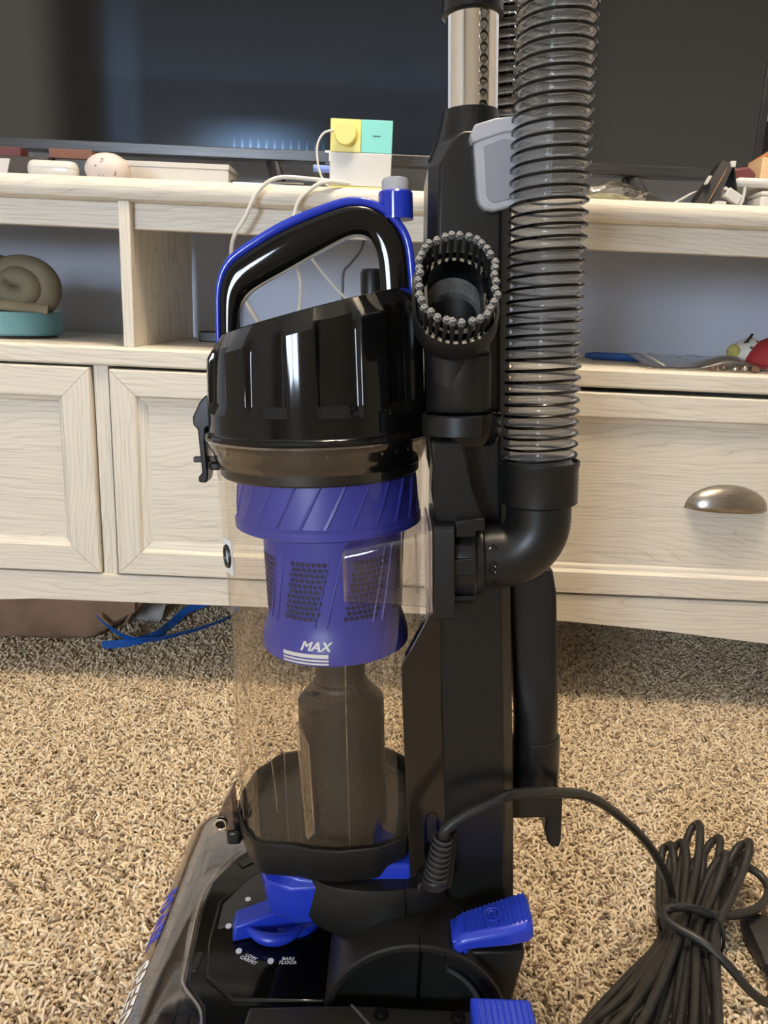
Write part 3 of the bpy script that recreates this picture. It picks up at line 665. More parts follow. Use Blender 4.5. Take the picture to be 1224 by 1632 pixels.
# --- tray under the cup: faceted plan
TRAY = mm([(-93, -10), (-83, -34), (-70, -51), (-38, -55), (-28, -59), (-4, -62), (26, -58), (50, -46), (62, -10), (63, 50), (50, 78), (32, 95), (-10, 100), (-44, 92), (-69, 85), (-88, 56), (-95, 20)])
def polar(poly, cx, cy, n):
    out = []
    for k in range(n):
        a = 2 * PI * k / n; d = V((math.sin(a), -math.cos(a))); best = 0
        for i in range(len(poly)):
            p, q = V(poly[i]) - V((cx, cy)), V(poly[(i + 1) % len(poly)]) - V((cx, cy)); e = q - p
            det = d.x * -e.y + e.x * d.y
            if abs(det) < 1e-12: continue
            t = (p.x * -e.y + e.x * p.y) / det; s = (d.x * p.y - d.y * p.x) / det
            if t > 0 and -1e-6 <= s <= 1 + 1e-6: best = max(best, t)
        out.append(best)
    return out
NP = 96
TR = polar(TRAY, -.015, .018, NP)
def tring(scale, z, off=0., cx=-.015, cy=.018):
    return [V((cx + (r * scale - off) * math.sin(2 * PI * k / NP), cy - (r * scale - off) * math.cos(2 * PI * k / NP), z)) for k, r in enumerate(TR)]
bm = NB(); loft(bm, [tring(.86, .1965), tring(.935, .1985), tring(.985, .213), tring(1, .226), tring(1, .2285), tring(1, .2295, .0012), tring(1, .2285, .003), tring(1, .215, .005)], cap1=False)
tray = part('base_tray', bm, BLACK, angle=38)
bm = NB(); loft(bm, [tring(1, .2152, .004), tring(1, .217, .012), tring(1, .2172, .013), tring(.2, .2172)]); part('tray_floor', bm, TRAYM, tray)
# --- clear cup
bm = NB(); rings = []
for z, m_ in [(.2235, 1), (.24, 1), (.28, 1), (.32, 1), (.335, .97), (.350, .80), (.365, .45), (.378, .15), (.39, 0), (.42, 0), (.46, 0), (.50, 0), (.527, 0)]:
    rc = .0745 + (max(z, .36) - .36) * .021
    ring = []
    for k in range(NP):
        a = 2 * PI * k / NP
        rt = TR[k] - .0035
        cx = CX_ + (-.015 - CX_) * m_; cy = .018 * m_
        r = rc + (rt - rc) * m_
        ring.append(V((cx + r * math.sin(a), cy - r * math.cos(a), z)))
    rings.append(ring)
loft(bm, rings, cap0=False, cap1=False)
cup = part('dust_cup', bm, CLEAR, angle=24, label='clear dust cup')
bm = NB(); lathe(bm, [(.0772, .5265), (.0785, .5300), (.0795, .5335), (.0800, .536), (.0830, .5415), (.0838, .5440), (.0838, .5465)], (CX_, 0), 96, False, False); part('collar', bm, CLEARD, cup, label='smoky clear collar')
bm = NB(); lathe(bm, [(.0738, .5185), (.0752, .520), (.0752, .5275), (.0738, .5295), (.072, .5295), (.072, .5185)], (CX_, 0), 96, False, False); part('gasket', bm, BLACK, cup)
bm = NB(); lathe(bm, [(.0705, .5275), (.0705, .5460)], (CX_, 0), 64); part('filter_rim', bm, BLACK, cup)
bm = NB()
for k in range(40):
    a = 2 * PI * k / 40; M_ = Matrix.Translation((CX_, 0, 0)) @ Matrix.Rotation(a, 4, 'Z')
    box(bm, -.0005, .0005, -.0826, -.0815, .5392, .5418, M_)
part('collar_tick', bm, CLEARE, cup, kind='stuff')
bm = NB(); tube(bm, circ(CX_, 0, .5465, .0842, 96), .0011, 8, True); part('collar_rim', bm, CLEARE, cup)
bm = NB(); loft(bm, [[V(p) for p in mm([(-33, -58, 338), (-32, -59, 338), (-24, -63.5, 322), (-22, -64, 247), (-27.5, -58, 238), (-29, -57, 240)])], [V(p) for p in mm([(-30, -58, 338), (-29, -59, 338), (-22.5, -63.5, 322), (-20.5, -64, 247), (-25.5, -58, 238), (-27, -57, 240)])]]); part('inner_fin', bm, CLEAR, cup)
bm = NB(); tube(bm, [V(p) for p in mm([(-32.5, -59, 338), (-23, -64, 322), (-21.5, -64.5, 247), (-26.5, -58, 238), (-28, -57, 242), (-32.5, -58.5, 336)])], .0007, 6); part('fin_edge', bm, CLEARE, cup)
for xa in (-.0865, -.071, -.045, .004):      # moulded vertical edges
    k = min(range(NP), key=lambda q: abs(-.015 + TR[q] * math.sin(2 * PI * q / NP) - xa) + (10 if math.cos(2 * PI * q / NP) < .1 else 0))
    bm = NB(); tube(bm, [rings[i][k] for i in range(0, 9)], .0005, 6); part('moulded_edge', bm, CLEARE, cup)
# S shaped shoulder line
pts = crom(mm([(-82, -20, 372), (-74, -44, 360), (-64, -52, 345), (-56, -56, 325), (-52, -57, 300), (-50, -57, 262)]), 6)
bm = NB(); tube(bm, pts, .0006, 6); part('moulded_edge', bm, CLEARE, cup)
# hinge lug at lower left
bm = NB(); loft(bm, [[V((x, y, z)) for x, z in mm([(-93, 258), (-97, 252), (-105, 236), (-109, 228), (-107, 222), (-100, 220), (-92, 221)])] for y in (-.022, -.006)])
lug = part('hinge_lug', bm, clear('smoky_lug_plastic', (.42, .38, .40), .3, .7, .08), cup, bevel=.001)
bm = NB(); lathe(bm, [(.0042, -.0235), (.0042, -.0145)], (0, 0), 20, M=Matrix.Translation((-.1035, 0, .2275)) @ Matrix.Rotation(0, 4, 'X') @ Matrix(((1, 0, 0, 0), (0, 0, 1, 0), (0, 1, 0, 0), (0, 0, 0, 1)))); part('hinge_pin', bm, BLACKG, cup)
bm = NB(); tube(bm, [V((-.1035 + .0046 * math.cos(t), -.0237, .2275 + .0046 * math.sin(t))) for t in [2 * PI * q / 20 for q in range(20)]], .0009, 6, True); part('hinge_ring', bm, CHROME, cup)
part('hinge_block', box(NB(), -.1005, -.088, -.022, -.006, .2065, .2195), BLACKS, bevel=.003)
# white label with black emblem on the far left of the cup
def cupwarp(r, z0, a0):
    def f(v):
        a = a0 + v.x / r
        return V((CX_ + (r + v.z) * math.sin(a), -(r + v.z) * math.cos(a), z0 + v.y))
    return f
def arc_patch(name, r, a0, a1, z0, z1, m, parent, t=.0004, n=12, cx=CX_, label=None):
    bm = NB()
    loft(bm, [[V((cx + rr * math.sin(a), -rr * math.cos(a), z)) for a in [a0 + (a1 - a0) * q / n for q in range(n + 1)]] for rr, z in ((r, z0), (r + t, z0), (r + t, z1), (r, z1), (r, z0))], closed=False)
    return part(name, bm, m, parent, label=label)
lb = arc_patch('label_sticker', .0773, -1.15, -.92, .449, .475, WHITEP, cup, label='white sticker with black ring')
bm = NB(); tube(bm, [cupwarp(.0779, .462, -1.035)(V((.0055 * math.sin(t), .0075 * math.cos(t), 0))) for t in [2 * PI * q / 24 for q in range(24)]], .0017, 6, True); part('sticker_emblem', bm, BLACK, cup)
# --- tangential clear inlet duct
def rrect(x, y0, y1, z0, z1, r, n=5):
    out = []
    for cy, cz, a0 in ((y1 - r, z1 - r, 0), (y0 + r, z1 - r, PI / 2), (y0 + r, z0 + r, PI), (y1 - r, z0 + r, 3 * PI / 2)):
        for k in range(n + 1):
            a = a0 + PI / 2 * k / n; out.append(V((x, cy + r * math.cos(a), cz + r * math.sin(a))))
    return out
bm = NB(); loft(bm, [rrect(.0075, -.079, -.062, .4385, .4745, .006), rrect(.0095, -.081, -.058, .437, .4765, .006), rrect(.03, -.083, -.045, .4365, .4815, .006), rrect(.05, -.083, -.032, .4355, .4845, .006), rrect(.0655, -.083, -.022, .434, .488, .006)], cap1=False)
duct = part('inlet_duct', bm, clear('clear_duct_plastic', (.95, .93, .93), .14, .5, .05), cup, angle=35, label='clear tangential inlet duct')
bm = NB(); loft(bm, [rrect(.0655, -.087, -.014, .4315, .4915, .004), rrect(.0685, -.087, -.014, .4315, .4915, .004)]); part('duct_flange', bm, CLEARE, cup)
bm = NB(); tube(bm, rrect(.009, -.081, -.060, .4372, .4758, .006), .0006, 6, True); part('duct_edge', bm, CLEARE, cup)
bm = NB(); tube(bm, rrect(.067, -.087, -.014, .4315, .4915, .004), .0009, 6, True); part('duct_edge', bm, CLEARE, cup)
bm = NB(); box(bm, .047, .0485, -.082, -.05, .446, .479); box(bm, .0575, .059, -.082, -.05, .446, .479); part('duct_rib', bm, CLEARE, cup)
# --- cyclone inside
CC = -.0075
bm = NB(); lathe(bm, [(.0655, .519), (.0665, .5185), (.0695, .488), (.0715, .4855), (.0715, .480), (.069, .4785), (.054, .4785)], (CC, 0), 96); cyc = part('cyclone_drum', bm, BLUEI, angle=30, label='blue cyclone drum with slanted vanes')
for k in range(24):
    a = 2 * PI * k / 24; bm = NB(); rr = []
    for s in range(7):
        t = s / 6; z = .518 - .030 * t; r = .0664 + .0030 * t + .0010; aa = a - .22 * t
        rr.append([V((CC + q * math.sin(aa + d), -q * math.cos(aa + d), z)) for d, q in ((-.014, r - .002), (-.014, r), (.014, r + .0004), (.05, r - .002))])
    loft(bm, rr); part('vane', bm, BLUEI, cyc, angle=25)
SC_ = -.005
bm = NB(); lathe(bm, [(.0535, .479), (.0535, .465), (.0525, .42), (.0525, .408), (.0540, .403), (.0575, .392), (.0580, .388), (.0580, .382), (.0565, .3808), (.045, .3808), (.04, .385)], (SC_, 0), 96); shr = part('filter_shroud', bm, BLUEI, angle=30, label='blue perforated shroud with flared skirt')
for w0 in (-.66, .18, 1.02, 1.86, 2.7, -1.5, -2.34):
    bm = NB(); rows = 11
    for j in range(rows):
        z = .458 - .0042 * j
        for i in range(7):
            a = w0 + .29 + .0775 * i - .016 * j + (.03 if j % 2 else 0) - .13 + (.05 if w0 > 0 else 0)
            M_ = Matrix.Translation((SC_, 0, 0)) @ Matrix.Rotation(a, 4, 'Z') @ Matrix.Translation((0, -.0523 - .0002 - (z - .42) * .022 * (z > .42), z)) @ Matrix.Rotation(PI / 2, 4, 'X')
            vs = [bm.verts.new(M_ @ V((.0019 * math.cos(PI / 3 * q), .0019 * math.sin(PI / 3 * q), .0006))) for q in range(6)]
            bm.faces.new(vs)
    part('perforated_window', bm, HOLE, shr, kind='stuff')
    bm = NB(); aa0 = w0 + .10
    for edge in (-.07, .60):
        tube(bm, [V((SC_ + .0533 * math.sin(aa0 + edge - .25 * t), -.0533 * math.cos(aa0 + edge - .25 * t), .466 - .056 * t)) for t in [q / 6 for q in range(7)]], .0007, 5)
    part('window_edge', bm, BLUEI, shr)
def skirtwarp(a0, z0):
    def f(v):
        z = z0 + v.y; a = a0 + v.x / .058
        r = .0540 + (.403 - z) / .011 * .0035 if z > .392 else .0578
        r += .0006 + v.z
        return V((SC_ + r * math.sin(a), -r * math.cos(a), z))
    return f
for z0, z1 in ((.3882, .3912), (.3855, .3870), (.3830, .3843)): arc_patch('max_line', .0581, -.66, -.02, z0, z1, WHITEP, shr, n=16, cx=SC_)
for _dx in (-.006, .0, .006): text('max_text', 'MAX', .0095, WHITEP, shr, U, shear=.3, wide=1.15, warp=skirtwarp(-.20 + _dx, .3962 + abs(_dx) * .02))
# --- stem
bm = NB(); lathe(bm, [(.0205, .384), (.0205, .345), (.0225, .343), (.0235, .340), (.0355, .326), (.0355, .252), (.0362, .248), (.0362, .2165)], (-.003, .004), 40); part('filter_stem', bm, STEMM, label='dark brown centre post', angle=20)
# --- lid
def lid():
    bm = NB(); NPAN = 10; cols = []
    for k in range(NPAN):
        c = math.radians(-20 + 36 * k)
        for d, rec in ((-18, 0), (-14.5, 0), (-11.0, 0), (-9.0, 1), (-4.5, 1), (0, 1), (4.5, 1), (9.0, 1), (11.0, 0), (14.5, 0)): cols.append((c + math.radians(d), rec))
    def zs(x): return .6245 + .235 * x
    def row(kind):
        out = []
        for a, rec in cols:
            s, co = math.sin(a), -math.cos(a)
            if kind == 'r0': r, z = .0848, .5470
            elif kind == 'r1': r, z = .0852, .5490
            elif kind == 'r2': r, z = .0842, .5510
            elif kind == 'r3': r, z = .0822, .5520
            elif kind == 'r3b': r, z = .0818, .560
            elif kind == 'b0': r, z = .0816, .566
            elif kind == 'b1': r, z = .0814 - .0036 * rec, .5735
            elif kind == 's0': r = .0800 - .0036 * rec; z = zs(CX_ + r * s) - .009 * rec
            elif kind == 's1': r = .0768 - .0020 * rec; z = zs(CX_ + r * s) + .0040
            elif kind == 't0': r = .0690; z = zs(CX_ + r * s) + .0135
            elif kind == 't1': r = .0670; z = zs(CX_ + r * s) + .0145
            elif kind == 't2': r = .0630; z = zs(CX_ + r * s) + .0125
            elif kind == 't3': r = .02; z = zs(CX_ + r * s) + .0125
            out.append(V((CX_ + r * s, r * co, z)))
        return out
    loft(bm, [row(k) for k in ('r0', 'r1', 'r2', 'r3', 'r3b', 'b0', 'b1', 's0', 's1', 't0', 't1', 't2', 't3')])
    return bm
lid_o = part('cup_lid', lid(), BLACKG, angle=20, bevel=.0012, label='glossy black faceted lid with recessed panels', seg=3)
# latch at the left
bm = NB(); prism(bm, mm([(-93, 578), (-98, 573), (-104, 562), (-104, 556), (-101, 553), (-100, 520), (-103, 517), (-103, 513), (-97, 512.5), (-95.5, 518), (-96, 545), (-95, 553), (-91, 556), (-89, 575)]), -.016, .002)
la = part('latch', bm, BLACKS, bevel=.0012)
part('latch_pivot', box(NB(), -.1075, -.088, -.0095, -.0045, .527, .5315), DARKG, la, bevel=.001)
part('latch_catch', box(NB(), -.0955, -.086, -.013, -.001, .528, .541), CLEARE, cup, bevel=.0015)
part('latch_keeper', box(NB(), -.095, -.086, -.011, -.003, .521, .527), BLACK, cup, bevel=.0015)
# --- carry handle
OUT = c2(mm([(-84, 605), (-83, 632), (-81, 655), (-74, 671), (-60, 682), (-30, 698), (5, 710), (21, 712), (36, 708), (50, 697), (58, 683), (61, 660), (62, 640)]), 6)
INN = c2(mm([(-69, 605), (-68, 625), (-66, 640), (-62, 648), (-52, 655), (-32, 665), (-2, 680), (14, 687), (24, 687.5), (30, 683), (34.5, 672), (36, 655), (36.5, 635)]), 6)
# blue strip wraps the outside, black body inside it
MID = [(o[0] + (i[0] - o[0]) * .17, o[1] + (i[1] - o[1]) * .17) for o, i in zip(OUT, INN)]
OUT2 = [(o[0] - (i[0] - o[0]) * .02, o[1] - (i[1] - o[1]) * .02) for o, i in zip(OUT, INN)]
bm = NB(); ribbon(bm, MID, INN, -.014, .014, .0045); ch = part('carry_handle', bm, BLACKG, angle=50, label='glossy black carry handle with blue back')
bm = NB(); ribbon(bm, OUT2, [(o[0] + (i[0] - o[0]) * .20, o[1] + (i[1] - o[1]) * .20) for o, i in zip(OUT, INN)], -.0128, .0128, .0035); part('handle_back', bm, BLUEG, ch, angle=50, label='royal blue handle back')
bm = NB(); lathe(bm, [(.0125, .698), (.0122, .7155), (.0112, .7168), (.0100, .7168), (.0100, .712)], (.0478, -.002), 40); so = part('button_socket', bm, BLUEG, ch)
bm = NB(); lathe(bm, [(.0096, .708), (.0096, .7235), (.0088, .7252), (.007, .7258)], (.0478, -.002), 40); part('release_button', bm, GREY, ch, label='light grey release button')
bm = NB(); lathe(bm, [(.0085, .645), (.0085, .664), (.007, .667)], (.029, .026), 24); part('rear_knob', bm, BLACK)
# --- spine column
def column():
    bm = NB(); rings = []
    for z, xa, xb, dl, dr_ in [(.150, .083, .130, 8, 9), (.227, .081, .1285, 8, 9), (.34, .077, .125, 8, 9), (.42, .076, .1225, 6, 9), (.455, .078, .1215, 6, 9), (.508, .079, .1205, 6, 9), (.530, .074, .120, 6, 9), (.552, .074, .119, 6, 9), (.62, .0745, .118, 7, 9), (.70, .0765, .118, 7, 9), (.728, .0775, .1185, 7.5, 9), (.744, .087, .118, 9, 9), (.748, .094, .116, 9, 8)]:
        l, r = xa - dl * .001, xb + dr_ * .001
        rings.append([V((x, y, z)) for x, y in ((xa, -.034), (xb, -.034), (r, -.024), (r, .05), (l, .05), (l, -.022))])
    loft(bm, rings); return bm
colm = part('spine_column', column(), BLACKS, angle=20, bevel=.0015, label='tall black spine column')
part('column_seam', box(NB(), .1185, .1272, -.0343, -.020, .6445, .6455), BLACKG, colm)
bm = NB(); loft(bm, [circ(.101, .006, .738, .030, 32, .026), circ(.101, .006, .750, .0245, 32), circ(.101, .006, .764, .0205, 32), circ(.101, .006, .769, .0198, 32)]); part('wand_socket', bm, BLACKS)
bm = NB(); lathe(bm, [(.0183, .755), (.0183, .95)], (.102, .005), 56); wand = part('wand_tube', bm, CHROME, label='chrome wand tube')
bm = NB(); lathe(bm, [(.0190, .8275), (.0212, .829), (.0208, .835), (.0202, .85), (.0202, .95), (.021, 1.0), (.020, 1.03)], (.102, .005), 40); part('wand_collar', bm, BLACKS)
bm = NB(); tube(bm, crom(mm([(102, 5, 1010), (100, 5, 1060), (60, 5, 1110), (25, 5, 1180), (30, 5, 1215), (70, 5, 1200), (110, 5, 1130), (108, 5, 1060)]), 8), .014, 14); part('grip_loop', bm, BLACKS)
# wing panel beside the cup
bm = NB(); loft(bm, [[V((x, -.0330 - (.083 - x) * .55 + dy, z)) for x, z in mm([(76, 430), (72, 421), (47, 379), (47.5, 340), (50, 260), (52, 176), (83, 176), (82, 227), (78, 338), (78, 430)])] for dy in (0, .012)])
wing = part('wing_panel', bm, WINGM, bevel=.0012, angle=25, label='glossy brown black wing beside the cup')
bm = NB(); sl = [(.0695 + .0062 * math.cos(t) * 1.0, .228 + .0105 * math.sin(t) + (.010 if math.sin(t) > 0 else -.012)) for t in [2 * PI * q / 28 for q in range(28)]]
loft(bm, [[V((x, -.0330 - (.083 - x) * .55 - .0006 + dy, z)) for x, z in sl] for dy in (0, .003)]); part('cord_slot', bm, BLACKG, wing)
bm = NB(); loft(bm, [[V((x, -.0330 - (.083 - x) * .55 - .0010 + dy, z)) for x, z in [(.0695 + (p[0] - .0695) * .62, .236 + (p[1] - .228) * .62) for p in sl]] for dy in (0, .003)]); part('slot_window', bm, WINGM, wing)
# lower boot of the column and grey clip
bm = NB(); prism(bm, mm([(98.5, 744), (103, 747.5), (116, 750.5), (150, 746), (150, 705), (123, 699), (112, 696.5), (106.5, 697.5), (103, 701), (101.5, 706)]), -.043, -.032); clip = part('release_clip', bm, GREY, bevel=.0015, label='light grey release clip')
bm = NB(); prism(bm, mm([(105, 736), (118, 740.5), (148, 736), (148, 707), (122, 703.5), (112, 701.5), (108.5, 703.5), (107, 707)]), -.0436, -.042); part('clip_inset', bm, GREY2, clip, bevel=.0005)
bm = NB(); prism(bm, mm([(97.5, 738), (96, 743), (99, 749), (112, 752.5), (130, 754), (150, 750), (150, 745), (118, 744), (104, 740)]), -.045, -.031); part('clip_lip', bm, GREY, clip, bevel=.001)
# --- hose
def hose_surface(path, pitch, rin, rout, name, wire=True):
    """corrugated clear tube with a black helix wire along its crests"""
    L = [0]
    for a, c in zip(path, path[1:]): L.append(L[-1] + (c - a).length)
    tot_ = L[-1]; n = int(tot_ / pitch * 10); F0 = frames(path)
    def at(s):
        i = 0
        lo, hi = 0, len(L) - 1
        while hi - lo > 1:
            mid = (lo + hi) // 2
            if L[mid] <= s: lo = mid
            else: hi = mid
        t = (s - L[lo]) / max(1e-9, L[hi] - L[lo])
        return path[lo].lerp(path[hi], t), F0[lo][0].lerp(F0[hi][0], t).normalized(), F0[lo][1].lerp(F0[hi][1], t).normalized()
    bm = NB(); rings = []
    for i in range(n + 1):
        s = tot_ * i / n; p, a, c = at(s); ring = []
        for k in range(36):
            t = 2 * PI * k / 36; ph = 2 * PI * s / pitch - t
            q = .5 + .5 * math.cos(ph); r = rin + (rout - rin) * q ** .62
            ring.append(p + (a * math.cos(t) + c * math.sin(t)) * r)
        rings.append(ring)
    loft(bm, rings, cap0=False, cap1=False)
    h = part(name, bm, HOSEM, angle=180)
    bm = NB(); turns = tot_ / pitch; wp = []
    for i in range(int(turns * 30)):
        t = 2 * PI * i / 30; s = t / (2 * PI) * pitch
        if s >= tot_: break
        p, a, c = at(s); wp.append(p + (a * math.cos(t) + c * math.sin(t)) * (rout + .0001))
    tube(bm, wp, .00105, 5); part('spiral_wire', bm, BLACKG, h, angle=60, label='black spiral wire')
    return h
hp = crom(mm([(145.3, -50, 522), (145.5, -50, 560), (146, -50, 622), (146.5, -50, 686), (147.6, -50, 755), (148.5, -50, 820), (149.5, -49, 890), (149, -42, 960), (146, -10, 1005), (140, 30, 985), (136.5, 50, 920), (135, 58, 850), (134, 60, 775)]), 14)
h = hose_surface(hp, .0075, .0205, .0248, 'suction_hose'); h['label'] = 'clear corrugated suction hose'
# cuff + elbow + socket + plate
bm = NB(); lathe(bm, [(.0235, .500), (.0268, .502), (.0268, .5270), (.0275, .5285), (.0275, .5312), (.0262, .5312), (.0255, .527), (.0245, .522)], (.1455, -.05), 56, True, True); part('hose_cuff', bm, BLACK, angle=40)
ep = [V((.100, -.05, .4625)), V((.112, -.05, .4625))]
for k in range(13):
    t = PI / 2 * k / 12; ep.append(V((.118 + .0275 * math.sin(t), -.05, .4900 - .0275 * math.cos(t))))
ep += [V((.1455, -.05, .498)), V((.1455, -.05, .504))]
bm = NB(); tube(bm, ep, .0230, 40); elb = part('elbow_pipe', bm, BLACK, angle=50)
RX = Matrix.Translation((0, -.05, .4615)) @ Matrix.Rotation(PI / 2, 4, 'Y')
bm = NB(); lathe(bm, [(.0285, .082), (.0290, .084), (.0290, .0985), (.0265, .1005), (.0265, .1045), (.024, .106)], (0, 0), 48, M=RX); sock = part('elbow_socket', bm, BLACKS, angle=35)
bm = NB()
for a in (.2, 1.5, 2.6, 4.2):
    box(bm, .083, .0985, -.006, .006, .0285, .0325, Matrix.Translation((0, -.05, .4615)) @ Matrix.Rotation(a, 4, 'X'))
part('socket_tab', bm, BLACKS, sock, bevel=.001)
bm = NB(); loft(bm, [rrect(.0695, -.088, -.013, .4275, .4945, .004), rrect(.0835, -.088, -.013, .4275, .4945, .004)]); part('port_plate', bm, BLACK, bevel=.0008, angle=30)
bm = NB(); prism(bm, mm([(68, 549), (76, 549), (90, 549), (93, 535), (97, 515), (104, 497), (104, 489), (84, 489), (72, 493), (69, 515), (70, 530)]), -.072, -.030); part('port_arm', bm, BLACKS, bevel=.002, angle=25)
bm = NB(); prism(bm, mm([(84, 496), (104, 498), (104, 489), (98, 489), (98, 485), (84, 485)]), -.082, -.05); part('port_clip', bm, BLACKS, bevel=.001)
for zz in (.474, .4515):
    bm = NB(); tube(bm, [V((.1085, -.0728, zz)), V((.111, -.0728, zz + (.003 if zz > .46 else -.003))), V((.1135, -.0728, zz))], .0005, 6); part('moulded_mark', bm, BLACKG, elb)
bm = NB()
for k in range(2): tube(bm, [V((.111 + .0022 * math.cos(t), -.0732, .461 + .004 * k - .002 + .0022 * math.sin(t))) for t in [2 * PI * q / 14 for q in range(14)]], .0004, 5, True)
part('moulded_mark', bm, BLACKG, elb)
# --- tool holder ring
bm = NB(); lathe(bm, [(.0232, .5525), (.0252, .5530), (.0252, .5655), (.0245, .5665), (.0225, .5665), (.0225, .5525)], (.0885, -.062), 56, False, False)
for v in list(bm.verts):
    if v.co.x > .102 and v.co.y < -.066: bm.verts.remove(v)
hold = part('tool_holder', bm, BLACK, angle=30); hold.modifiers.new('solid', 'SOLIDIFY').thickness = .0012
bm = NB(); lathe(bm, [(.012, .543), (.018, .5445), (.0215, .551), (.0222, .566), (.021, .5665), (.0205, .556)], (.0955, -.054), 40); part('holder_cup', bm, BLACKG, hold, angle=40)
part('holder_arm', box(NB(), .078, .108, -.045, -.030, .547, .563), BLACK, hold, bevel=.002)
# --- hook bracket behind
bm = NB(); prism(bm, mm([(120, 208), (171, 209), (170, 197), (173, 184), (176.5, 180), (183, 180), (184.5, 186), (184.5, 228), (182, 235), (168, 233), (150, 236), (120, 240)]), .008, .034); part('cord_hook', bm, BLACK, bevel=.0015)
# --- motor cover (blue) and housing (black)
MC = mm([(-73, -24), (-65, -45), (-44, -55), (10, -51), (52, -51), (60, 0), (52, 70), (-10, 88), (-52, 70), (-70, 20)])
MC0 = mm([(-66, -24), (-56, -42), (-36, -49), (10, -51), (52, -51), (60, 0), (52, 70), (-10, 88), (-52, 70), (-70, 20)])
def mring0(s, z): return [V((-.01 + (x + .01) * s, .01 + (y - .01) * s, z)) for x, y in MC0]
def mring(s, z, dx=0): return [V((-.01 + (x + .01) * s + dx, .01 + (y - .01) * s, z)) for x, y in MC]
bm = NB(); loft(bm, [mring(.76, .150, .004), mring(.88, .152), mring(.95, .158), mring(.98, .172), mring(1., .1905), mring0(1., .1945), mring0(1., .2085), mring0(.96, .2095)]); mot = part('motor_cover', bm, BLUE, bevel=.003, angle=40, label='royal blue motor cover')
bm = NB(); rings = []
for z, s, xl_ in [(.128, .80, 20), (.140, .94, -4), (.147, 1.0, -20), (.156, 1.01, -35), (.164, 1.015, -40), (.176, 1.01, -38), (.1935, 1.01, -34), (.1965, 1.0, -33)]:
    ring = []
    for k in range(25):
        t = PI * k / 24
        x = xl_ * .001 + (.084 - xl_ * .001) * (.5 - .5 * math.cos(t))
        ring.append(V((x, .005 - .070 * s * (math.sin(t) ** .35 if 0 < k < 24 else .3), z)))
    ring += [V((.084, .06, z)), V((xl_ * .001, .06, z))]
    rings.append(ring)
loft(bm, rings); hous = part('motor_housing', bm, BLACK, angle=40)
bm = NB(); loft(bm, [[V(p) for p in mm([(56, -66, 194), (84, -60, 194), (91, -36, 226), (87, -36, 226), (78, -58, 204), (58, -64, 202)])], [V(p) for p in mm([(56, -40, 194), (84, -36, 194), (91, -32, 226), (87, -32, 226), (78, -36, 204), (58, -40, 202)])]]); part('cord_shelf', bm, BLACK, hous, bevel=.001)
part('housing_seam', box(NB(), .0468, .0474, -.0672, -.05, .145, .1966), BLACKG, hous)
# --- release pedal
bm = NB(); rings = []
def ped(x, zt, zb_, y0, y1):
    c = .004
    return [V((x, y0 + c, zt)), V((x, y1 - c, zt)), V((x, y1, zt - c)), V((x, y1, zb_)), V((x, y0, zb_)), V((x, y0, zt - c))]
loft(bm, [ped(.083, .172, .158, -.090, -.066), ped(.088, .1765, .163, -.092, -.064), ped(.092, .178, .1665, -.092, -.063), ped(.125, .1845, .1700, -.092, -.056), ped(.139, .188, .1720, -.091, -.054), ped(.1435, .1865, .1735, -.088, -.057)])
pd = part('release_pedal', bm, BLUE, angle=40, bevel=.0015, label='ribbed royal blue release pedal')
bm = NB(); loft(bm, [[V(p) for p in mm([(82, y, 172), (94, y, 173), (101, y, 168), (96, y, 165.5), (93, y, 159), (85, y, 158)])] for y in (-89, -66)]); part('pedal_neck', bm, BLUE, pd, bevel=.001)
for k in range(15):
    x = .0925 + .0034 * k; z = .1783 + (x - .092) * .197
    y1 = -.063 + (x - .092) * .2 - .004
    bm = NB(); tube(bm, [V((x, -.0875, z)), V((x, y1, z))], .0009, 6); part('pedal_rib', bm, BLUE, pd)
bm = NB(); zc = lambda x: .1792 + (x - .092) * .197
for rr in (.0068, .0058): tube(bm, [V((.1145 + rr * math.cos(t), -.075 + rr * math.sin(t), zc(.1145 + rr * math.cos(t)))) for t in [2 * PI * q / 24 for q in range(24)]], .0006, 6, True)
tube(bm, [V((.1145 + .0035 * math.cos(t), -.075 + .0035 * math.sin(t), zc(.1145 + .0035 * math.cos(t)))) for t in [.6 + 5. * q / 14 for q in range(15)]], .0006, 6); tube(bm, [V((.1145, -.071, zc(.1145))), V((.1145, -.079, zc(.1145)))], .0006, 6)
part('pedal_emblem', bm, BLUE, pd)
# --- world-level base: pivot arch, nozzle, low pedal
WI = I()
def base(name, bm, m, parent=vac, **k): return obj(name, bm, m, parent, WI, **k)
AX = V((.041, 0, .1085))
def YM(y): return Matrix.Translation((AX.x, y, AX.z)) @ Matrix.Rotation(PI / 2, 4, 'X')
bm = NB(); lathe(bm, [(.066, -.06), (.0705, -.058), (.0705, .008), (.069, .0095), (.0655, .0095), (.0645, .0085), (.0645, .002), (.0635, .0015), (.02, .0015)], (0, 0), 72, M=YM(.4815)); arch = base('pivot_housing', bm, BLACK, angle=35)
bm = NB()
loft(bm, [[V((AX.x + r * math.sin(t), y, AX.z + r * math.cos(t))) for r, y in ((.0655, .480), (.0655, .474), (.0575, .474), (.0575, .480))] for t in [.35 + 1.2 * q / 24 for q in range(25)]]); base('pivot_ridge', bm, BLACKS, arch, angle=30)
bm = NB(); loft(bm, [[V((AX.x + r * math.sin(t), y, AX.z + r * math.cos(t))) for r, y in ((.0535, .480), (.0535, .475), (.050, .475), (.050, .480))] for t in [.45 + 1.0 * q / 24 for q in range(25)]]); base('pivot_ridge', bm, DARKG, arch, angle=30)
base('pivot_seam', box(NB(), .0408, .0414, .4712, .4810, .120, .1795), BLACKG, arch)
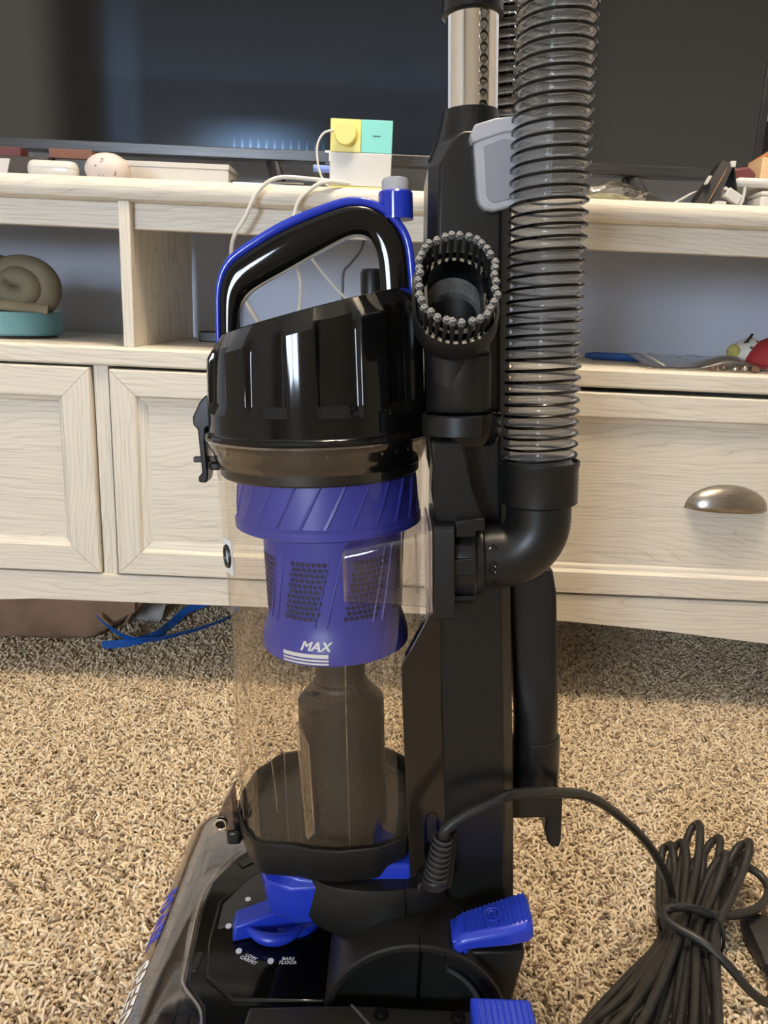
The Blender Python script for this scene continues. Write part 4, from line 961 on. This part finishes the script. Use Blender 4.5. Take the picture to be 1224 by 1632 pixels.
bm = NB(); loft(bm, [[V(p) for p in ((.07, .49, .06), (.112, .49, .06), (.112, .60, .06), (.07, .60, .06))], [V(p) for p in ((.07, .482, .165), (.123, .482, .168), (.123, .60, .168), (.07, .60, .165))]]); base('pedal_box', bm, BLACK, bevel=.002)
base('axle_block', box(NB(), -.02, .10, .505, .68, .03, .15), BLACK, bevel=.006)
for wy in (.475, .675):
    bm = NB(); lathe(bm, [(.030, -.008), (.034, -.006), (.034, .006), (.030, .008)], (0, 0), 40, M=Matrix.Translation((.045, wy, .046)) @ Matrix.Rotation(PI / 2, 4, 'X')); base('rear_wheel', bm, BLACKS)
NY0, NY1 = .405, .752
# nozzle body under the visor
NPROF = [(-.186, .016), (-.190, .03), (-.184, .058), (-.170, .070), (-.14, .074), (-.10, .076), (.02, .078), (.06, .07), (.06, .016)]
bm = NB(); loft(bm, [[V((x, y, z)) for x, z in NPROF] for y in (NY0 + .008, NY1 - .02)]); noz = base('nozzle_base', bm, speckle(mat('grey_nozzle_plastic', rough=.45), (.060, .056, .057), (.075, .071, .072), 40), bevel=.004, angle=30)
bm = NB()
for k in range(5): tube(bm, [V((-.176 + .012 * k, NY0 + .02, .066 + .0025 * k)), V((-.176 + .012 * k, NY1 - .05, .066 + .0025 * k))], .0022, 6)
for y in (.50, .555, .60, .66, .70): tube(bm, [V((-.184, y, .058)), V((-.170, y, .0712)), V((-.120, y, .0775))], .0013, 6)
base('inner_rib', bm, BLACK, noz)
# visor: one clear shell, rounded at the far and near ends
def vis(y, s):
    P = [(-.199, .014), (-.2045, .030), (-.2035, .050), (-.198, .066), (-.189, .079), (-.176, .0865), (-.160, .0885), (-.140, .0885), (-.112, .0885), (-.098, .0885)]
    return [V((-.098 + (x + .098) * s, y, .014 + (z - .014) * (.55 + .45 * s))) for x, z in P]
bm = NB(); R = []
for y, s in [(NY0, .90), (NY0 + .004, .96), (NY0 + .014, 1.)] + [(NY0 + .014 + (NY1 - NY0 - .044) * q / 8, 1.) for q in range(1, 9)] + [(NY1 - .018, .985), (NY1 - .009, .93), (NY1 - .002, .82), (NY1, .70)]: R.append(vis(y, s))
loft(bm, R, closed=False)
visor = base('nozzle_visor', bm, VISOR, angle=50, label='smoky clear front visor'); sm = visor.modifiers.new('solid', 'SOLIDIFY'); sm.thickness = .0025; sm.offset = -1
bm = NB(); tube(bm, [p for p in R[-1]], .0015, 6); tube(bm, [r[0] for r in R], .0015, 6); base('visor_edge', bm, CLEARE, visor)
# glossy black cover with a raised rim and a sunken dial field
COV = [(-.100, .742), (-.116, .690), (-.135, .668), (-.152, .632), (-.156, .596), (-.151, .535), (-.148, .512), (-.129, .490), (-.124, .470), (-.124, .412), (.05, .412), (.05, .742)]
bm = NB(); slab(bm, COV, .070, .0905, .985); cov = base('nozzle_cover', bm, BLACKG, bevel=.003, angle=30, label='glossy black nozzle cover')
FLD = [(-.098, .655), (-.118, .635), (-.140, .603), (-.139, .555), (-.132, .517), (-.105, .495), (-.015, .498), (-.02, .655)]
bm = NB(); slab(bm, FLD, .088, .0935, .97); fld = base('dial_field', bm, BLACKG, cov, bevel=.0015)
bm = NB(); slab(bm, [(-.100, .648), (-.117, .630), (-.134, .598), (-.133, .568), (-.080, .585), (-.080, .640)], .0925, .0942, .98); base('grey_field', bm, DARKG, cov, bevel=.0006)
M_ = Matrix.Translation((-.117, .664, .091)) @ Matrix.Rotation(.72, 4, 'Z')
base('slot', box(NB(), -.016, .016, -.005, .005, -.001, .0012, M_), BLACK, cov, bevel=.0008)
M_ = Matrix.Translation((-.143, .535, .0905)) @ Matrix.Rotation(1.5, 4, 'Z')
base('slot', box(NB(), -.010, .010, -.003, .003, -.001, .001, M_), BLACK, cov, bevel=.0008)
ZD = .0937
for x, y in ((-.112, .605), (-.1235, .572), (-.109, .545), (-.080, .536)):
    bm = NB(); lathe(bm, [(.0027, ZD), (.0027, ZD + .0009)], (x, y), 20); base('height_dot', bm, WHITEP, cov)
text('printed_text', 'LOW\nCARPET', .0047, WHITEP, cov, Matrix.Translation((-.0985, .5380, ZD)) @ Matrix.Rotation(-.42, 4, 'Z'), shear=.15, wide=.98, bold=.00007)
text('printed_text', 'BARE\nFLOOR', .0047, WHITEP, cov, Matrix.Translation((-.0655, .5375, ZD)) @ Matrix.Rotation(.04, 4, 'Z'), shear=.15, wide=1.0, bold=.00007)
bm = NB(); tube(bm, crom([(-.112, .700, .0905), (-.117, .690, .091), (-.136, .668, .091), (-.153, .632, .091), (-.157, .596, .091), (-.152, .535, .091), (-.149, .512, .091), (-.130, .490, .091), (-.125, .470, .091), (-.125, .414, .091)], 5), .0011, 8); base('visor_lip', bm, CLEARE, visor)
# dial
bm = NB(); lathe(bm, [(.026, .092), (.0255, .098), (.024, .100)], (-.066, .588), 40); dial = base('height_dial', bm, BLUE, cov, label='royal blue height dial')
bm = NB(); loft(bm, [[V(p) for p in ((-.058, .604, .096), (-.121, .577, .0945), (-.1165, .553, .0945), (-.058, .572, .096))], [V(p) for p in ((-.058, .601, .118), (-.117, .575, .109), (-.1145, .5565, .109), (-.058, .576, .118))]]); base('dial_lever', bm, BLUE, dial, bevel=.002)
bm = NB(); tube(bm, [V((-.081 + .021 * math.cos(t), .568 + .016 * math.sin(t), .101)) for t in [3.3 + 2.8 * q / 20 for q in range(21)]], [.003 + .0028 * math.sin(PI * q / 20) for q in range(21)], 10, ry=.007); base('dial_grip', bm, BLUE, dial, angle=50)
# POWER SPEED lettering along the front of the visor, read from the front
def visletter(y0):
    A, B_ = V((-.2035, 0, .050)), V((-.176, 0, .0865))
    def f(v):
        t = .5 + v.y / .040
        P = [(-.2035, .050), (-.198, .066), (-.189, .079), (-.176, .0865)]
        s = max(0, min(2.999, t * 3)); i = int(s); a, c = V((P[i][0], 0, P[i][1])), V((P[i + 1][0], 0, P[i + 1][1]))
        p = a.lerp(c, s - i); d = (c - a).normalized(); n = V((-d.z, 0, d.x))
        p += n * (.0006 + v.z); p.y = y0 - v.x; return p
    return f
text('printed_text', 'POWER', .024, BLUEP, visor, I(), shear=.2, wide=.80, warp=visletter(.602), bold=.0007)
text('printed_text', 'SPEED', .024, WHITEP, visor, I(), shear=.2, wide=1.0, warp=visletter(.517), bold=.0003)
# cover plate near the camera with screws
bm = NB(); slab(bm, [(-.09, .412), (.084, .412), (.084, .4655), (-.006, .4665), (-.085, .4605)], .06, .1280, .995); plate = base('side_plate', bm, BLACKS, bevel=.002, angle=30)
bm = NB(); tube(bm, [V((-.008, .4655, .1282)), V((.040, .412, .1282))], .0012, 6); base('plate_ridge', bm, DARKG, plate)
for x in (.0145, .0720):
    bm = NB(); lathe(bm, [(.0058, .1275), (.0058, .1288), (.0048, .1290)], (x, .4585), 24); lathe(bm, [(.0040, .1285), (.0028, .1312)], (x, .4585), 20); base('screw', bm, BLACKG, plate)
bm = NB(); loft(bm, [[V(p) for p in ((.086, .385, .05), (.128, .385, .05), (.126, .446, .05), (.086, .446, .05))], [V(p) for p in ((.081, .385, .150), (.1285, .385, .150), (.122, .450, .1565), (.078, .450, .1565))], [V(p) for p in ((.083, .387, .153), (.126, .387, .153), (.120, .448, .159), (.080, .448, .159))]]); lp = base('wand_pedal', bm, BLUE, bevel=.0015, angle=30, label='ribbed royal blue side pedal')
for k in range(9):
    x = .0855 + .0044 * k; bm = NB(); tube(bm, [V((x + .001, .390, .1535)), V((x - .002, .4465, .1590))], .0012, 6); base('pedal_rib', bm, BLUE, lp)
# --- strain relief and cord
sp = [V((.071, -.061, .203)), V((.0725, -.061, .215)), V((.0755, -.061, .230)), V((.077, -.061, .240))]
bm = NB(); tube(bm, sp, [.0078, .0072, .0064, .0060], 20); sr = part('strain_relief', bm, RUBBER, angle=40)
for k in range(9):
    t = k / 8; p = sp[0].lerp(sp[-1], t); bm = NB(); tube(bm, [p + V((math.cos(q) * (.0084 - .0017 * t), math.sin(q) * (.0084 - .0017 * t), -.25 * math.cos(q) * .006)) for q in [2 * PI * i / 20 for i in range(20)]], .0013, 6, True); part('relief_ring', bm, DARKG, sr)
bm = NB(); lathe(bm, [(.0105, .200), (.0105, .2055), (.0095, .207)], (.071, -.061), 28); part('relief_flange', bm, RUBBER, sr)
def uw(x, y, z): return U @ V((x * .001, y * .001, z * .001))
e0 = uw(77, -61, 240)
cp = [uw(75.5, -61, 231), e0, uw(80, -61, 249), uw(94, -58, 258), uw(114, -54, 265), uw(134, -46, 268), V((.158, .560, .255)), V((.194, .592, .229)), V((.238, .632, .181)), V((.279, .664, .130)), V((.309, .682, .082)), V((.322, .684, .050)), V((.322, .660, .036)), V((.312, .610, .030))]
D = V((.50, .866, 0)).normalized(); S = V((.866, -.50, 0)); NK = V((.321, .638, 0))
def cw(s, l, z): q = NK + D * s + S * l; return V((q.x, q.y, z))
rnd = random.Random(4)
fan = [-.026, -.018, -.011, -.004, .004, .011, .018, .025, .016]
for i in range(9):
    A = .138 + rnd.uniform(-.022, .022); B = .175 + rnd.uniform(-.02, .02); fl = fan[i]; z0 = .024 + .010 * (i % 3); wd = .010 + rnd.uniform(0, .007)
    nk0 = -.018 + .0046 * i
    for a_ in range(16):
        t = 2 * PI * a_ / 16 + PI * 1.5
        s = math.cos(t - PI / 2)
        s_ = (A if s > 0 else B) * s
        side = math.sin(t - PI / 2)
        cp.append(cw(s_, nk0 + fl * (abs(s) ** 1.2) * (1 if s > 0 else 1.7) + wd * side * (.35 + .65 * abs(s)), z0 + .014 * (side > 0) + .022 * max(0, s) ** 2 + rnd.uniform(-.002, .002)))
# loose loop at the right, then the tail that crosses the bundle and runs to the plug
cp += [V((.350, .640, .055)), V((.370, .690, .058)), V((.395, .722, .056)), V((.418, .734, .052)), V((.436, .728, .046)), V((.437, .708, .042)), V((.415, .682, .044)), V((.380, .660, .052)), V((.348, .648, .062)), V((.320, .650, .068)), V((.298, .645, .066)), V((.300, .628, .066)), V((.322, .608, .066)), V((.342, .593, .055)), V((.362, .583, .036)), V((.380, .583, .024)), V((.393, .597, .022)), V((.400, .620, .022))]
path = crom(cp, 4)
bm = NB(); tube(bm, path, .0045, 8); cord = base('power_cord', bm, RUBBER, angle=60, label='black power cord coiled on the carpet')
bm = NB(); tie = [cw(.004, -.036 + .0, .03)]
tie = [cw(.004 + .006 * math.sin(t * 2), .003 + .031 * math.cos(t), .046 + .032 * math.sin(t)) for t in [2 * PI * q / 28 for q in range(28)]]
tube(bm, tie, .0016, 6, True); base('cord_tie', bm, BLACK, cord)
M_ = Matrix.Translation((.400, .620, .022)) @ Matrix.Rotation(-.26, 4, 'Z')
bm = NB(); loft(bm, [[M_ @ V((x * s, y, z * s2 + .003)) for x, z in ((-.012, -.012), (.012, -.012), (.014, 0), (.012, .012), (-.012, .012), (-.014, 0))] for y, s, s2 in ((0, .45, .5), (.012, .55, .6), (.016, .75, .75), (.040, 1.15, .95), (.058, 1.35, 1.05), (.062, 1.3, 1.0))]); pl = base('plug', bm, RUBBER, cord, bevel=.001)
for k in range(4):
    bm = NB(); tube(bm, [M_ @ V((.0062 * math.cos(t), .002 + .004 * k, .003 + .0062 * math.sin(t))) for t in [2 * PI * q / 16 for q in range(16)]], .0011, 6, True); base('plug_ring', bm, RUBBER, cord)
for dx in (-.0063, .0063): base('prong', box(NB(), -.0007 + dx, .0007 + dx, .060, .078, -.001, .0055, M_), STEEL, cord)

# ------------------------------------------------------------------ dusting brush held on the vacuum's side
tl_ = math.radians(37)
BC = V((.083, -.092, .640)); nv = V((0, -math.cos(tl_), math.sin(tl_))); ev = V((0, math.sin(tl_), math.cos(tl_))); ex = V((1, 0, 0))
db = thing('dusting_brush', 'black oval dusting brush held on the side of the blue vacuum', 'brush', U @ V((.088, -.062, .555)))
def bpart(name, bm, m, parent=db, **k): return obj(name, bm, m, parent, U if parent is db else None, **k)
def stad(hw, hh, d, n=48, c=BC):
    """stadium outline in the brush face plane, d along the facing direction"""
    st_ = hh - hw; out = []
    for k in range(n):
        a = 2 * PI * k / n; x = hw * math.cos(a); y = hw * math.sin(a) + (st_ if math.sin(a) > 1e-9 else -st_ if math.sin(a) < -1e-9 else 0)
        out.append(c + ex * x + ev * y + nv * d)
    return out
def hcirc(r, z, cx=.0885, cy=-.062, n=48): return [V((cx + r * math.cos(2 * PI * k / n), cy + r * math.sin(2 * PI * k / n), z)) for k in range(n)]
bm = NB(); loft(bm, [stad(.0245, .0345, .0015), stad(.0262, .0362, .002), stad(.0266, .0366, 0), stad(.0264, .0364, -.012), stad(.0245, .034, -.018)], cap0=False, cap1=False)
st0 = stad(.0245, .034, -.018); nk1 = hcirc(.0207, .604); rr = []
for t in [0, .25, .5, .75, 1]:
    rr.append([a.lerp(c, t) + V((0, .012 * math.sin(PI * t), 0)) for a, c in zip(st0, nk1)])
loft(bm, rr, cap0=False, cap1=False)
loft(bm, [hcirc(.0207, .604), hcirc(.0207, .5695), hcirc(.0195, .5680)], cap0=False)
bd = bpart('brush_body', bm, BLACK, angle=45)
bm = NB(); loft(bm, [stad(.0245, .0345, .0015), stad(.0240, .0340, -.001), stad(.0195, .0295, -.0012), stad(.0190, .0290, .002), stad(.0172, .0272, .002), stad(.0168, .0268, -.003), stad(.0166, .0256, -.0122)], cap0=False, cap1=False)
bpart('mouth_ring', bm, BLACKG, db, angle=45)
bm = NB(); bc = lambda d, r, dn: [p + V((0, .35 * dn, -dn)) for p in stad(r, r + .0001, d, c=BC + ev * (.0015 - .25 * dn))]
loft(bm, [stad(.0167, .0257, -.0118), bc(-.0150, .0150, 0), bc(-.0158, .0146, .002)], cap0=False, cap1=False); bpart('throat', bm, speckle(mat('lit_gloss_black', rough=.22), (.03, .03, .029), (.14, .135, .125), 60, lo=.40, hi=.75), bd, angle=30)  # mottled lighter tone stands in for light on the inner wall
bm = NB(); loft(bm, [bc(-.0158, .0146, .002), bc(-.0160, .0145, .014), bc(-.0160, .0145, .030)], cap0=False); bpart('neck_bore', bm, BLACK, bd, angle=30)
NT = 36
per = []
mid_ = stad(.0217, .0317, .0, 720)
Ls = [0]
for a, c in zip(mid_, mid_[1:] + mid_[:1]): Ls.append(Ls[-1] + (c - a).length)
tuft_me = []
for v_ in range(3):
    bm = NB(); rv_ = random.Random(v_); R_ = []
    for z, r in ((0, .0012), (.006, .0014), (.013, .0017), (.0165, .0020)): R_.append([V((r * math.cos(2 * PI * k / 9), r * math.sin(2 * PI * k / 9), z)) for k in range(9)])
    loft(bm, R_, cap1=False)
    R2 = [[p + V((rv_.uniform(-.0002, .0002), rv_.uniform(-.0002, .0002), rv_.uniform(-.0003, .0003))) for p in [V((r * math.cos(2 * PI * k / 9), r * math.sin(2 * PI * k / 9), z)) for k in range(9)]] for z, r in ((.0160, .0021), (.018, .0026), (.0195, .0019))]
    loft(bm, R2, cap0=False, mi=1)
    me = bpy.data.meshes.new('bristle_tuft'); bm.to_mesh(me); bm.free(); me.materials.append(BRIST); me.materials.append(SKIRTP); tuft_me.append(me)
for k in range(NT):
    s = Ls[-1] * (k + .3) / NT; i = next(q for q in range(720) if Ls[q + 1] >= s - 1e-9); p = mid_[i].lerp(mid_[(i + 1) % 720], (s - Ls[i]) / max(1e-9, Ls[i + 1] - Ls[i]))
    out_ = (p - BC).normalized()
    z = (nv + out_ * .05 + V((rnd.uniform(-.05, .05), 0, rnd.uniform(-.05, .05)))).normalized(); x = z.orthogonal().normalized(); y = z.cross(x)
    M_ = U @ Matrix(((x.x, y.x, z.x, p.x), (x.y, y.y, z.y, p.y), (x.z, y.z, z.z, p.z), (0, 0, 0, 1)))
    link('bristle_tuft', tuft_me[k % 3], db, M_)
# ------------------------------------------------------------------ crevice tool hung behind the column
cv = thing('crevice_tool', 'black crevice tool standing in the holder behind the vacuum column', 'nozzle', U @ V((.162, .02, .237)))
def cring(cx, rx, ry, z, dz=0.): return [V((cx + rx * math.cos(2 * PI * k / 40), .021 + ry * math.sin(2 * PI * k / 40), z + dz * math.cos(2 * PI * k / 40))) for k in range(40)]
def flat(cx, rx, ry, z, f, dz=0.):
    out = []
    for k in range(40):
        t = 2 * PI * k / 40; c_, s_ = math.cos(t), math.sin(t); e = 1 - .72 * f
        out.append(V((cx + rx * abs(c_) ** e * (1 if c_ > 0 else -1), .021 + ry * abs(s_) ** e * (1 if s_ > 0 else -1), z + dz * c_)))
    return out
bm = NB(); loft(bm, [flat(.1615, .0185, .0185, .272, 0), flat(.1615, .0185, .018, .300, .1), flat(.160, .0188, .014, .325, .6), flat(.159, .0185, .011, .345, .9), flat(.1555, .0190, .0098, .412, 1), flat(.1530, .0180, .0094, .432, 1, -.002)]); obj('blade', bm, BLACK, cv, U, angle=30)
bm = NB(); lathe(bm, [(.0190, .237), (.0203, .239), (.0203, .278), (.0198, .281), (.0186, .2815)], (.1625, .021), 48); obj('collar', bm, BLACKS, cv, U, angle=40)
